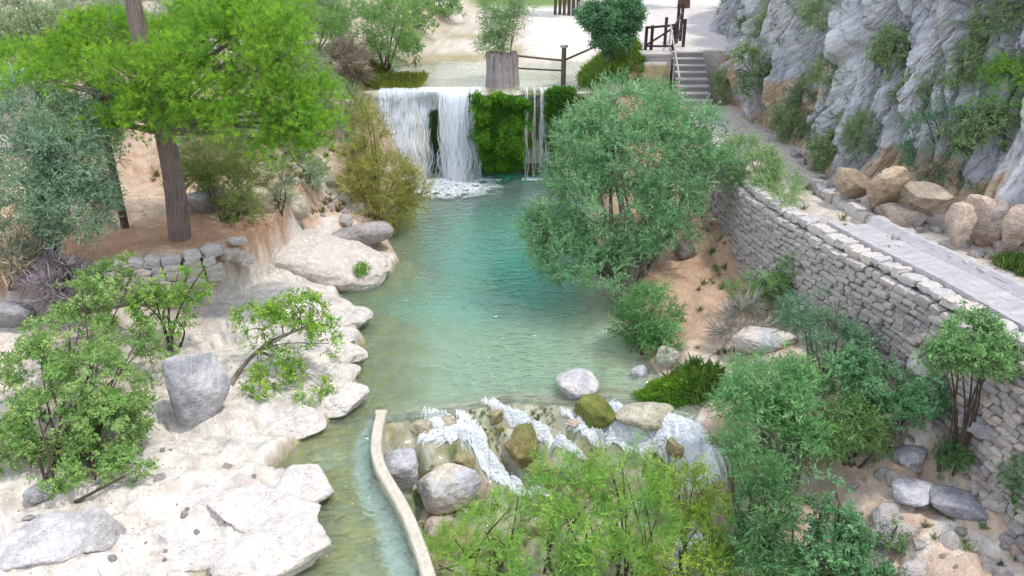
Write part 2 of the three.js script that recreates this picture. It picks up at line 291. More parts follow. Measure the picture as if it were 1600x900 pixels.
{
  const axis = (lo, hi, step, far0, far1) => { const a = []; for (let v = lo; v <= hi; v += step) a.push(v); let s = step; for (let v = hi; v < far1;) { s *= 1.14; v += s; a.push(v); } s = step; for (let v = lo; v > far0;) { s *= 1.14; v -= s; a.unshift(v); } return a; };
  const xs = axis(-9.4, 7.6, 0.075, -70, 70), zs = axis(-26.6, -6.6, 0.075, -130, 12), nx = xs.length, nz = zs.length;
  const pos = new Float32Array(nx * nz * 3), uv = new Float32Array(nx * nz * 2), col = new Float32Array(nx * nz * 3), idx = [];
  for (let j = 0; j < nz; j++) for (let i = 0; i < nx; i++) { const k = j * nx + i, x = xs[i], z = zs[j]; pos.set([x, height(x, z), z], k * 3); const y = pos[k * 3 + 1]; uv.set([(x + 0.6 * y) / 2.6, (z + 0.8 * y) / 2.6], k * 2); }
  for (let j = 0; j + 1 < nz; j++) for (let i = 0; i + 1 < nx; i++) { const a = j * nx + i; idx.push(a, a + nx, a + 1, a + 1, a + nx, a + nx + 1); }
  const g = new THREE.BufferGeometry(); g.setAttribute('position', new THREE.BufferAttribute(pos, 3)); g.setAttribute('uv', new THREE.BufferAttribute(uv, 2)); g.setIndex(idx); g.computeVertexNormals();
  const nn = g.attributes.normal;
  for (let k = 0; k < nx * nz; k++) col.set(groundColor(pos[k * 3], pos[k * 3 + 1], pos[k * 3 + 2], nn.getY(k)), k * 3);
  g.setAttribute('color', new THREE.BufferAttribute(col, 3));
  structure('ground', g, M.ground, 'pale limestone banks, earth slopes and stream bed of the gorge', 'ground');
}

// ---------------------------------------------------------------- water
const waterMat = new THREE.MeshPhysicalMaterial({ color: rgb(0.88, 0.96, 0.88), roughness: 0.03, transmission: 0.91, thickness: 1, ior: 1.33, attenuationColor: rgb(0.22, 0.80, 0.77), attenuationDistance: 3.0, bumpMap: rippleBump, bumpScale: 0.22 });
{
  const pts = [];
  for (let z = -25.2; z <= -7; z += 0.25) pts.push([interp(SHORE_L, z) - 0.45, z]);
  pts.push([-3, -2]); pts.push([interp(CANALWALL, -2) - 0.05, -2]);
  for (let z = -2.5; z >= -10.9; z -= 0.25) pts.push([interp(CANALWALL, z) - 0.03, z]);
  for (let x = -2.2; x <= 2.9; x += 0.15) pts.push([x, interp(LIP, x) + 0.06]);
  for (let z = -11.6; z >= -25.2; z -= 0.25) pts.push([interp(SHORE_R, z) + 0.5, z]);
  const shp = new THREE.Shape(pts.map(p => new THREE.Vector2(p[0], -p[1])));
  const g = new THREE.ExtrudeGeometry(shp, { depth: 3.2, bevelEnabled: false }); g.rotateX(-Math.PI / 2); g.translate(0, -3.2, 0);
  const p = g.attributes.position, uv = g.attributes.uv; for (let i = 0; i < p.count; i++) uv.setXY(i, p.getX(i) / 3.1, p.getZ(i) / 3.1);
  structure('pool_water', g, waterMat, 'clear turquoise pool below the waterfall', 'water');
}
{
  const g = new THREE.PlaneGeometry(9.5, 14, 1, 1); g.rotateX(-Math.PI / 2); g.translate(-0.8, 2.70, -32.25);
  const p = g.attributes.position, uv = g.attributes.uv; for (let i = 0; i < p.count; i++) uv.setXY(i, p.getX(i) / 2, p.getZ(i) / 2);
  structure('stream_water', g, new THREE.MeshPhysicalMaterial({ color: rgb(0.86, 0.9, 0.84), roughness: 0.05, transmission: 0.92, thickness: 0, bumpMap: rippleBump, bumpScale: 0.02 }), 'thin sheet of stream water above the waterfall', 'water');
}
// ---------------------------------------------------------------- the right-hand cliff
const CLIFF_FOOT = [[10.5, -39], [7.6, -33], [6.95, -28], [7.0, -25], [6.85, -21.5], [6.85, -18], [7.15, -15.4], [8.3, -13.0], [9.3, -11], [10.8, -8], [13, -4]].map(p => V(p[0], 0, p[1]));
const cliffCurve = new THREE.CatmullRomCurve3(CLIFF_FOOT);
const cliffRelief = (a, y) => { // a: metres along the foot, y: height; positive towards the river
  const wa = a + 0.22 * y + 0.5 * noise(a * 0.4, y * 0.35, 21), wy = y - 0.15 * a + 0.6 * noise(a * 0.5, y * 0.4, 22);
  const facet = (fx, fy, o, amp, tilt, crack, cw, beta = 13) => { // tilted planes per cell, blended over a narrow seam
    const x = wa * fx + o, yy = wy * fy + o * 1.7, i = Math.floor(x), j = Math.floor(yy); let W = 0, S = 0, d1 = 9, d2 = 9;
    for (let p = -1; p < 2; p++) for (let q = -1; q < 2; q++) { const px = i + p + 0.5 + (hash2(i + p, j + q, 1) - 0.5) * 0.9, py = j + q + 0.5 + (hash2(i + p, j + q, 2) - 0.5) * 0.9, dx = x - px, dy = yy - py, d = Math.hypot(dx, dy), id = hash2(i + p, j + q, 3), w = Math.exp(-beta * d); W += w; S += w * ((id - 0.5) * amp + (dx * ((id * 7.31 % 1) - 0.5) + dy * ((id * 13.7 % 1) - 0.5)) * tilt); if (d < d1) { d2 = d1; d1 = d; } else if (d < d2) d2 = d; }
    return S / W - crack * (1 - sst(0, cw, d2 - d1)); };
  return facet(0.40, 0.14, 3, 0.9, 1.5, 0.34, 0.07, 22) + facet(0.9, 0.26, 9, 0.55, 1.0, 0.26, 0.09, 18) + facet(2.1, 0.5, 17, 0.26, 0.7, 0.14, 0.12, 18) + facet(4.6, 1.5, 27, 0.10, 0.32, 0.05, 0.18, 16) + 0.05 * fbm(a * 2.2, y * 1.8, 23) + 0.03 * fbm(a * 7, y * 6, 25) + 0.4 * fbm(a * 0.25, y * 0.25, 24, 2);
};
const cliffLen = cliffCurve.getLength();
function cliffPoint(a, y) { // a metres along, y metres above the foot
  const t = clamp(a / cliffLen), p = cliffCurve.getPointAt(t), d = cliffCurve.getTangentAt(t), n = V(d.z, 0, -d.x); // n: away from the river is -n
  const out = V(-d.z, 0, d.x); if (out.x > 0 && Math.abs(out.x) > Math.abs(out.z)) out.negate(); if (Math.abs(out.z) >= Math.abs(out.x) && out.z < 0) out.negate();
  const lean = -(0.12 * y + 0.17 * Math.max(0, y - 1.2));
  const r = cliffRelief(a, y) * (0.35 + 0.65 * sst(0, 1.2, y)) + lean;
  return V(p.x + out.x * r, 2.25 + y, p.z + out.z * r);
}
{
  const na = 1050, ny = 270, H = 8.5, pos = [], uv = [], col = [], idx = [];
  for (let j = 0; j <= ny; j++) for (let i = 0; i <= na; i++) {
    const a = cliffLen * i / na, y = H * j / ny, p = cliffPoint(a, y);
    if (j === ny) p.add(V(6, 1.5, -2));
    pos.push(p.x, p.y, p.z); { const r = cliffRelief(a, y); uv.push((a + 1.2 * r) / 2.2, (y + 0.8 * r) / 2.2); }
    const n1 = fbm(a * 0.6, y * 0.35, 31), n2 = fbm(a * 2, y * 1.2, 32), n3 = fbm(a * 0.9 + 4, y * 0.9, 33), id = voronoi((a + 0.22 * y) * 0.9 + 9, (y - 0.15 * a) * 0.26 + 15)[2];
    let c = [lerp(0.44, 0.62, id), lerp(0.46, 0.63, id), lerp(0.52, 0.67, id)];
    const ochre = sst(0.05, 0.3, n3 + 0.6 * sst(2.0, 0.5, y + n1 * 2.0) - 0.26); c = [lerp(c[0], 0.54, ochre), lerp(c[1], 0.42, ochre), lerp(c[2], 0.30, ochre)];
    const lich = sst(0.12, 0.32, n2 + n1 * 0.6) * 0.6; c = [lerp(c[0], 0.30, lich), lerp(c[1], 0.31, lich), lerp(c[2], 0.30, lich)];
    col.push(...c);
  }
  for (let j = 0; j < ny; j++) for (let i = 0; i < na; i++) { const a = j * (na + 1) + i; idx.push(a, a + 1, a + na + 1, a + 1, a + na + 2, a + na + 1); }
  const g = new THREE.BufferGeometry(); g.setAttribute('position', new THREE.Float32BufferAttribute(pos, 3)); g.setAttribute('uv', new THREE.Float32BufferAttribute(uv, 2)); g.setAttribute('color', new THREE.Float32BufferAttribute(col, 3)); g.setIndex(idx); g.computeVertexNormals();
  structure('cliff', toCreasedNormals(g, 0.5), M.cliff, 'tall fissured grey limestone cliff beside the channel path', 'cliff');
}

// ---------------------------------------------------------------- waterfall ledge and falling water
const faceZ = (x, y) => {
  let z = -25.0 + (2.75 - y) * 0.42 * sst(-2.2, -3.4, x) + 0.30 * fbm(x * 0.9, y * 0.7, 41, 3) + 0.12 * fbm(x * 3, y * 1.4, 42, 3);
  z += 0.30 * sst(1.2, 0.3, Math.abs(x + 0.3)) * sst(0.0, 1.2, y) + 0.22 * sst(0.5, 0.1, Math.abs(x - 1.5)) * sst(0.5, 1.5, y);
  z -= 0.6 * sst(0.45, 0.1, y) * sst(-1.6, -0.9, x);
  z += 0.12 * sst(2.3, 2.7, y);
  return Math.max(z, -25.9);
};
{
  const nx = 190, ny = 90, pos = [], uv = [], col = [], idx = [];
  for (let j = 0; j <= ny + 1; j++) for (let i = 0; i <= nx; i++) {
    const x = -4.9 + 8.3 * i / nx, jj = Math.min(j, ny), y = -0.6 + 3.36 * jj / ny;
    const zz = j > ny ? -25.75 : faceZ(x, y);
    pos.push(x, j > ny ? 2.66 : y - (j === ny ? 0.02 : 0) - 0.05 * sst(2.5, 2.76, y) * (1 + noise(x * 3, 1)), zz); uv.push(x / 2, y / 2);
    const n = fbm(x * 1.6, y * 0.9, 43), m = fbm(x * 4, y * 2, 44);
    let c = [0.56, 0.54, 0.45]; const g = sst(-0.12, 0.22, n + 0.4 * m + (x > -2 ? 0.08 : -0.12)); c = [lerp(c[0], 0.17, g), lerp(c[1], 0.20, g), lerp(c[2], 0.08, g)];
    col.push(...c);
  }
  for (let j = 0; j <= ny; j++) for (let i = 0; i < nx; i++) { const a = j * (nx + 1) + i; idx.push(a, a + 1, a + nx + 1, a + 1, a + nx + 2, a + nx + 1); }
  const g = new THREE.BufferGeometry(); g.setAttribute('position', new THREE.Float32BufferAttribute(pos, 3)); g.setAttribute('uv', new THREE.Float32BufferAttribute(uv, 2)); g.setAttribute('color', new THREE.Float32BufferAttribute(col, 3)); g.setIndex(idx); g.computeVertexNormals();
  structure('waterfall_ledge', g, M.rock, 'mossy tufa ledge that the waterfall pours over', 'cliff');
}
function ribbons(list) { // each: {p: [Vector3...], w: half width, nrm: sideways Vector3}
  const pos = [], idx = [];
  for (const s of list) s.p.forEach((q, k) => { const o = pos.length / 3, t = k / (s.p.length - 1), w = s.w * (0.55 + 0.45 * Math.sin(Math.PI * clamp(0.12 + 0.8 * t))) ; pos.push(q.x - s.n.x * w, q.y - s.n.y * w, q.z - s.n.z * w, q.x, q.y, q.z + w * 0.5, q.x + s.n.x * w, q.y + s.n.y * w, q.z + s.n.z * w); if (k) idx.push(o - 3, o, o - 2, o - 2, o, o + 1, o - 2, o + 1, o - 1, o - 1, o + 1, o + 2); });
  const g = new THREE.BufferGeometry(); g.setAttribute('position', new THREE.Float32BufferAttribute(pos, 3)); g.setIndex(idx); g.computeVertexNormals(); return g;
}
{
  const R = rng(7), L = [];
  const strand = (x, y0, y1, w, free, wob) => {
    const p = [], ph = R() * 20, start = faceZ(x, 2.72);
    p.push(V(x + (R() - .5) * .1, 2.735, -25.62), V(x, 2.745, start + 0.0));
    for (let k = 0; k <= 16; k++) { const y = lerp(Math.min(y0, 2.74), y1, k / 16), f = Math.sqrt(Math.max(0, (2.75 - y) / 2.75)); const zf = Math.max(faceZ(x, y) + 0.035, free ? start + 0.02 + free * f : -99); p.push(V(x + wob * f * (noise(ph, y * 1.2) + (R() - 0.5) * 0.15), y, zf + 0.02 * R())); }
    L.push({ p, w, n: V(1, 0, (R() - 0.5) * 0.8).normalize() });
  };
  for (let i = 0; i < 620; i++) { const x = -4.15 + 2.0 * R(), thin = 0.5 + 0.9 * noise(x * 2.3, 4.4), bot = Math.max(0.0, lerp(1.9, 0.1, sst(-4.2, -3.0, x))); if (R() > 0.5 + thin * 0.5) continue; if (x > -2.6 && R() < 0.8) { strand(x, 2.74, 2.0 + 0.5 * R(), 0.003 + 0.01 * R() * R(), 0, 0.3); continue; } strand(x, 2.74, R() < 0.6 ? lerp(2.5, bot, R() ** 1.1) : bot, 0.003 + 0.011 * R() * R(), 0, 0.35); }
  for (let i = 0; i < 560; i++) { const x = -2.3 + 1.0 * (R() * 0.6 + R() * 0.4); strand(x, 2.74, R() < 0.2 ? 1.6 * R() : -0.05, 0.004 + 0.018 * R() * R(), 0.15 + 0.5 * R(), 0.34); }
  for (let i = 0; i < 46; i++) strand(-1.3 + 0.3 * R(), 2.74, R() < 0.4 ? 2 * R() : -0.02, 0.003 + 0.006 * R(), 0.2, 0.16);
  for (let i = 0; i < 40; i++) strand([0.45, 0.68, 0.9, 0.97, 1.08][i % 5] + 0.10 * (R() - .5), 2.74, R() < 0.4 ? 1.8 * R() : -0.02, 0.003 + 0.007 * R() * R(), 0.2, 0.13);
  structure('waterfall', ribbons(L), M.fall, 'white water falling in a veil and strands from the ledge', 'waterfall');
}
const gaussR = R => (R() + R() + R() - 1.5) / 1.5;
const blob = new THREE.IcosahedronGeometry(1, 1);
function foam(name, label, pts) { // pts: [Vector3, size]
  const o = new THREE.InstancedMesh(blob, M.foam, pts.length), m = new THREE.Matrix4(), q = new THREE.Quaternion(), R = rng(pts.length);
  pts.forEach(([p, s], i) => { q.setFromEuler(new THREE.Euler(0, R() * 6, 0)); m.compose(p, q, V(s * (0.8 + R()), s * 0.45, s * (0.8 + R()))); o.setMatrixAt(i, m); });
  o.name = name; o.userData = { kind: 'stuff', label, category: 'foam' }; o.castShadow = o.receiveShadow = true; scene.add(o);
}
{
  const R = rng(17), pts = [];
  for (let i = 0; i < 24000; i++) { const a = R() * 6.28, r = Math.pow(R(), 0.75) * 1.5, x = -2.2 + Math.cos(a) * r * 1.3, z = -24.0 + Math.sin(a) * r * 0.95; if (noise(x * 2.6, z * 2.6, 5) + 0.5 * noise(x * 7, z * 7, 9) < -0.35 + 0.5 * (r - 0.7)) continue; pts.push([V(x, 0.003 + 0.30 * R() * R() * R() * Math.max(0, 0.9 - r), z), 0.005 + 0.010 * R() * (1.6 - r)]); }
  for (let i = 0; i < 2500; i++) { const x = -2.0 + gaussR(R) * 0.9, h = 0.9 * R() * R(); pts.push([V(x, h, -24.45 + gaussR(R) * 0.3), 0.003 + 0.003 * R()]); } // spray
  for (let i = 0; i < 120; i++) pts.push([V(0.35 + 1.2 * R(), 0.01, -24.75 + 0.25 * R()), 0.02 + 0.025 * R()]);
  for (let i = 0; i < 60; i++) pts.push([V(-1.2 + 0.9 * R(), 0.01, -24.6 + 0.2 * R()), 0.015 + 0.02 * R()]);
  foam('waterfall_foam', 'white foam where the waterfall lands in the pool', pts);
}
{ // the lower cascade: white water running down the tufa below the lip
  const R = rng(27), L = [], pts = [];
  const run = (path, n, spread, w) => { // path: [x, z] from the lip down
    for (let i = 0; i < n * 3.2; i++) {
      const off = (R() + R() - 1) * 1.75 * spread, ph = R() * 30, p = [], a = R() * 0.45, b = 1 - R() * 0.4, lift = 0.04 * R();
      for (let k = 0; k <= 18; k++) { const t = lerp(a, b, k / 18) * (path.length - 1), j = Math.min(path.length - 2, Math.floor(t)), f = t - j; const x = lerp(path[j][0], path[j + 1][0], f) + off * (0.6 + 0.6 * t / path.length) + 0.07 * noise(ph, t * 1.5), z = lerp(path[j][1], path[j + 1][1], f) + 0.07 * noise(ph + 9, t * 1.5) + off * 0.25; const y = Math.max(height(x, z), lower(x, z)) + 0.03 + lift + 0.02 * noise(ph, t * 3, 4); p.push(V(x, y, z)); if (R() < 0.07) pts.push([V(x, y + 0.015 + 0.05 * R() * R(), z), 0.004 + 0.010 * R() * R()]); }
      L.push({ p, w: w * (0.12 + 0.36 * R() * R()), n: V(0.9, 0.2 * (R() - .5), 0.45 * R()).normalize() });
    }
  };
  const at = (u, v) => { const p = onGround(u, v); return [p.x, p.z]; };
  run([at(730, 655), at(745, 690), at(762, 725), at(790, 765)], 391, 0.20, 0.03);
  run([at(745, 664), at(700, 682), at(662, 700)], 153, 0.12, 0.025);
  run([at(765, 735), at(800, 755), at(835, 778)], 221, 0.22, 0.03);
  run([at(805, 648), at(835, 668), at(870, 695), at(905, 720)], 255, 0.16, 0.03);
  run([at(900, 680), at(945, 688), at(990, 700), at(1040, 715)], 510, 0.24, 0.034);
  run([at(880, 645), at(900, 665), at(930, 700)], 102, 0.10, 0.02);
  run([at(958, 634), at(963, 645), at(972, 690)], 119, 0.10, 0.02);
  run([at(1040, 650), at(1060, 670), at(1080, 705)], 221, 0.22, 0.028);
  run([at(1000, 648), at(1015, 670), at(1030, 700)], 136, 0.2, 0.024);
  run([at(1010, 695), at(1060, 695), at(1095, 720), at(1110, 780)], 221, 0.2, 0.028);
  run([at(690, 650), at(695, 665), at(705, 682)], 102, 0.3, 0.014); run([at(790, 640), at(800, 655), at(815, 672)], 153, 0.4, 0.014); run([at(930, 645), at(960, 665), at(985, 690)], 153, 0.3, 0.018);
  run([at(1075, 830), at(1090, 870), at(1100, 910)], 153, 0.2, 0.03);
  structure('cascade', ribbons(L), M.white, 'white water tumbling over the low tufa weir', 'water');
  foam('cascade_foam', 'white foam flecks in the tumbling water of the weir', pts);
  // the thin clear sheet that wets the whole weir
  const nx = 70, ns = 30, pos = [], uv = [], idx = [];
  for (let i = 0; i <= nx; i++) for (let j = 0; j <= ns; j++) { const x = -2.0 + 4.85 * i / nx, z = interp(LIP, x) - 0.12 + 1.9 * j / ns; pos.push(x, Math.max(lower(x, z), height(x, z)) + 0.022 - 0.06 * (i === 0 || i === nx || j === ns), z); uv.push(x / 1.2, z / 1.2); if (i && j) { const o = i * (ns + 1) + j; idx.push(o, o - ns - 1, o - ns - 2, o, o - ns - 2, o - 1); } }
  const g = new THREE.BufferGeometry(); g.setAttribute('position', new THREE.Float32BufferAttribute(pos, 3)); g.setAttribute('uv', new THREE.Float32BufferAttribute(uv, 2)); g.setIndex(idx); g.computeVertexNormals();
  structure('weir_water', g, new THREE.MeshPhysicalMaterial({ color: rgb(0.94, 0.97, 0.95), roughness: 0.06, transmission: 0.94, thickness: 0, bumpMap: rippleBump, bumpScale: 0.06 }), 'thin clear water sliding over the tufa weir', 'water');
}

// ---------------------------------------------------------------- boulders
function rockGeo(seed, sx, sy, sz, o = {}) {
  const R = rng(seed), planes = []; for (let i = 0; i < (o.planes || 13); i++) { const n = V(R() - 0.5, (R() - 0.5) * 1.1, R() - 0.5).normalize(); planes.push([n, 0.62 + 0.38 * R()]); }
  planes.push([V(0, 1, 0), 0.7 + 0.2 * R()]);
  const g0 = new THREE.IcosahedronGeometry(1, o.detail || 11); g0.deleteAttribute('uv'); g0.deleteAttribute('normal'); const g = mergeVertices(g0, 1e-4), p = g.attributes.position, soft = o.soft ?? 0.10;
  for (let i = 0; i < p.count; i++) {
    const d = V(p.getX(i), p.getY(i), p.getZ(i)).normalize(); let s = 0;
    for (const [n, k] of planes) { const c = d.dot(n); if (c > 0.05) s += Math.exp(-(k / c) / soft); }
    let r = Math.min(1.15, -soft * Math.log(s + Math.exp(-1.15 / soft)));
    r *= 1 + 0.10 * fbm(d.x * 2 + seed, d.y * 2, d.z * 2, 3) + 0.04 * fbm(d.x * 7 + seed, d.y * 7, d.z * 7, 2);
    const tp = o.taper ? lerp(o.taper, 1.1, clamp((d.y * r + 1) / 1.7)) : 1; p.setXYZ(i, d.x * r * sx * tp, d.y * r * sy, d.z * r * sz);
  }
  const c = o.color || [0.5, 0.49, 0.5], c2 = o.color2 || c.map(v => v * 0.72), col = [], uv = [];
  for (let i = 0; i < p.count; i++) { const x = p.getX(i), y = p.getY(i), z = p.getZ(i), t = sst(-0.15, 0.3, fbm(x * 1.8 + seed * 3, y * 1.8, z * 1.8, 4)); col.push(...c.map((v, k) => lerp(v, c2[k], t))); uv.push((x + z * 0.8) / 1.6, (y + z * 0.45 - x * 0.3) / 1.6); }
  g.setAttribute('color', new THREE.Float32BufferAttribute(col, 3)); g.setAttribute('uv', new THREE.Float32BufferAttribute(uv, 2));
  const out = toCreasedNormals(g, o.crease ?? 0.45), q = out.attributes.position, w = out.attributes.uv;
  for (let i = 0; i < q.count; i += 3) { const A = V(q.getX(i), q.getY(i), q.getZ(i)), n = V(q.getX(i + 1), q.getY(i + 1), q.getZ(i + 1)).sub(A).cross(V(q.getX(i + 2), q.getY(i + 2), q.getZ(i + 2)).sub(A)), ax = Math.abs(n.x), ay = Math.abs(n.y), az = Math.abs(n.z); for (let k = i; k < i + 3; k++) { const x = q.getX(k), y = q.getY(k), z = q.getZ(k); if (ay >= ax && ay >= az) w.setXY(k, x / 1.5, z / 1.5); else if (ax >= az) w.setXY(k, z / 1.5, y / 1.5); else w.setXY(k, x / 1.5, y / 1.5); } }
  return out;
}
function onGroundAlong(p, dy) { // slide along the sight line until the rock sits in the land
  const e = V(0, CAM_H, 0), d = p.clone().sub(e).normalize(); for (let t = 5; t < 60; t += 0.03) { const q = e.clone().addScaledVector(d, t); if (q.y < height(q.x, q.z) + dy) return q; } return p;
}
function boulder(label, pos, s, rot, color, seed, o = {}) {
  const b = mesh(o.name || 'boulder', rockGeo(seed, s[0], s[1], s[2], { color, ...o }), M.rock); b.position.copy(pos); if (!o.high) { const q = onGroundAlong(pos, s[1] * (o.sit ?? 0.4)); b.position.copy(q); } b.rotation.set(o.tx || 0, rot, o.tz || 0); b.userData = { label, category: 'boulder' }; if (o.group) b.userData.group = o.group; return b;
}
const WHITE = [0.66, 0.63, 0.61], LAV = [0.52, 0.52, 0.57], GREY = [0.36, 0.36, 0.385], TAN = [0.56, 0.46, 0.37], BROWN = [0.36, 0.27, 0.14], PINK = [0.60, 0.50, 0.43];
boulder('smooth white boulder perched at the pool outlet', onY(900, 603, 0.12), [0.36, 0.26, 0.42], 0.5, WHITE, 3, { color2: LAV, high: 1 });
boulder('angular cream boulder below the weir beside the curved concrete wall', onY(692, 757, -0.75), [0.55, 0.45, 0.38], 0.35, [0.64, 0.58, 0.5], 5, { color2: LAV, soft: 0.05 });
boulder('rounded grey rock against the inside of the curved concrete wall', onY(624, 733, -0.35), [0.34, 0.36, 0.36], 1.2, LAV, 8);
boulder('ochre block lying behind the angular cream boulder', onY(735, 770, -1.0), [0.3, 0.3, 0.3], 0.2, TAN, 9);
boulder('brown mossy rock splitting the white water of the weir', onY(818, 698, -0.62), [0.36, 0.42, 0.3], 0.9, BROWN, 11, { color2: [0.20, 0.20, 0.06], soft: 0.04, planes: 16 });
boulder('dark green mossy rock under the white boulder', onY(930, 648, -0.45), [0.34, 0.36, 0.26], 0.1, [0.20, 0.22, 0.05], 12, { color2: [0.09, 0.15, 0.02], soft: 0.04, planes: 16 });
boulder('small tan rock at the foot of the mossy rock', onY(900, 660, -0.5), [0.16, 0.13, 0.16], 0.1, TAN, 13);
boulder('flat wet tufa rock on the right shoulder of the weir', onY(1010, 648, -0.22), [0.5, 0.3, 0.42], 0.3, [0.56, 0.53, 0.42], 14, { soft: 0.2 });
boulder('pale low rock in the greenery below the concrete wall', onY(682, 822, -0.9), [0.26, 0.2, 0.24], 0.3, PINK, 15);
boulder('leaning dark grey slab of rock on the pale left bank', onY(303, 612, 0.82), [0.56, 0.78, 0.36], 0.35, [0.33, 0.335, 0.37], 21, { color2: [0.55, 0.55, 0.58], soft: 0.03, planes: 15, taper: 0.42, high: 1, tx: -0.25, tz: -0.08 });
boulder('long pale boulder with a rounded nose jutting into the pool', onY(492, 404, 0.35), [2.2, 0.85, 1.25], 0.06, [0.68, 0.63, 0.585], 24, { color2: [0.60, 0.54, 0.50], soft: 0.34, planes: 7, detail: 26, high: 1 });
boulder('low grey rock behind the long pale boulder', onY(560, 366, 0.4), [0.75, 0.35, 0.4], 0.2, [0.42, 0.38, 0.38], 25);
boulder('grey boulder beside the big pine trunk', onY(326, 316, 1.85), [0.55, 0.42, 0.5], 0.3, [0.42, 0.42, 0.43], 26, { soft: 0.14 });
boulder('upright pale boulder under the small pale shrub', onY(462, 322, 1.15), [0.32, 0.42, 0.3], 0.3, [0.62, 0.55, 0.47], 27);
boulder('cream rock between the dark bush and the pale shrub', onY(405, 318, 1.25), [0.36, 0.45, 0.3], 0.9, [0.58, 0.52, 0.40], 28);
boulder('dark boulder half hidden behind the left thicket', onY(14, 492, 1.2), [0.42, 0.36, 0.35], 0.3, GREY, 30);
boulder('grey ledge rock on the bare slab by the thicket foot', onY(60, 845, 0.5), [0.8, 0.2, 0.5], 0.4, [0.62, 0.61, 0.63], 31, { soft: 0.03, sit: -0.1 });
boulder('split grey ledge rock at the inner end of the bare slab', onY(150, 830, 0.45), [0.38, 0.26, 0.34], 1.0, [0.60, 0.58, 0.59], 32, { soft: 0.03, sit: 0.0 });
boulder('small dark stone in the dirt under the left thicket', onY(60, 770, 0.6), [0.2, 0.15, 0.18], 1.0, GREY, 33);
[[700, 662, .2, .16], [775, 652, .18, .15], [850, 735, .3, .2], [660, 668, .26, .16], [720, 722, .22, .2], [1055, 700, .2, .16]].forEach((l, i) =>
  boulder('wet ochre and olive rock breaking the white water of the weir', onGround(l[0], l[1]), [l[2], l[3], l[2] * 0.8], i * 1.7, i % 3 ? [0.40, 0.34, 0.20] : [0.46, 0.40, 0.30], 430 + i, { color2: i % 2 ? [0.17, 0.19, 0.06] : [0.30, 0.28, 0.14], soft: 0.05, sit: 0.1, group: 'wet rocks in the weir' }));
// flat ledge blocks of the left shore
[[548, 508, .42, .16, .34], [520, 530, .40, .13, .30], [535, 560, .46, .16, .30], [515, 590, .5, .15, .4], [520, 630, .62, .16, .42], [455, 665, .5, .14, .4], [470, 770, .55, .16, .42], [420, 800, .8, .15, .5], [430, 862, .72, .18, .5], [330, 800, .8, .12, .5], [280, 870, .9, .13, .55], [430, 470, .55, .16, .35]].forEach((l, i) =>
  boulder('pale flat limestone ledge block set in the left bank slab', onGround(l[0], l[1]), [l[2], l[3] * 1.5, l[4]], 0.35 + 0.5 * Math.sin(i * 2.3), [0.70, 0.655, 0.62], 400 + i, { color2: [0.64, 0.60, 0.575], soft: 0.03, planes: 9, sit: i < 9 ? 0.05 : -0.25, crease: 0.35, tx: 0.05 * Math.sin(i * 5), tz: 0.06 * Math.cos(i * 3), group: 'ledge blocks of the left bank' }));
// cliff foot
const cf = 'fallen blocks along the foot of the cliff';
boulder('large speckled tan boulder lying at the cliff foot by the channel', onY(1408, 338, 2.95), [0.52, 0.30, 0.34], -0.5, TAN, 41, { color2: [0.50, 0.46, 0.45], soft: 0.025, planes: 18, crease: 0.3, group: cf });
boulder('brown overhanging block with a hollow under it at the cliff foot', onY(1330, 286, 2.95), [0.34, 0.34, 0.3], 0.2, [0.48, 0.37, 0.27], 42, { soft: 0.05, high: 1, soft: 0.025, planes: 18, crease: 0.3, group: cf });
boulder('wedge of brown rock leaning beside the overhanging block', onY(1378, 300, 2.9), [0.3, 0.4, 0.28], 0.9, [0.46, 0.36, 0.26], 43, { soft: 0.05, high: 1, soft: 0.025, planes: 18, crease: 0.3, group: cf });
boulder('bright orange block high on the cliff foot rubble', onY(1402, 276, 3.35), [0.3, 0.26, 0.26], 0.4, [0.62, 0.47, 0.33], 44, { soft: 0.05, high: 1, soft: 0.025, planes: 18, crease: 0.3, group: cf });
boulder('tan block sloping down behind the speckled boulder', onY(1450, 304, 3.1), [0.42, 0.24, 0.3], -0.4, [0.52, 0.43, 0.34], 45, { soft: 0.06, high: 1, soft: 0.025, planes: 18, crease: 0.3, group: cf });
const lumps = [[1500, 345, .24, .44, 'first'], [1530, 338, .26, .5, 'second'], [1562, 345, .26, .46, 'third'], [1592, 355, .25, .44, 'fourth']];
lumps.forEach((l, i) => boulder('upright tan lump of rock in the row above the grass verge', onY(l[0], l[1], 3.0), [l[2], l[3], 0.26], i * 1.3, [0.58, 0.46, 0.38], 50 + i, { color2: [0.46, 0.40, 0.38], soft: 0.04, planes: 16, high: 1, group: 'row of upright rocks over the grass verge' }));
boulder('pale rounded boulder sitting in the grass verge under the cliff', onY(1572, 376, 2.75), [0.24, 0.26, 0.24], 0.3, [0.60, 0.54, 0.50], 56, { soft: 0.2 });
boulder('small brown boulder next to the pale rounded one', onY(1530, 372, 2.75), [0.24, 0.2, 0.22], 0.3, [0.44, 0.32, 0.24], 57, { soft: 0.2 });
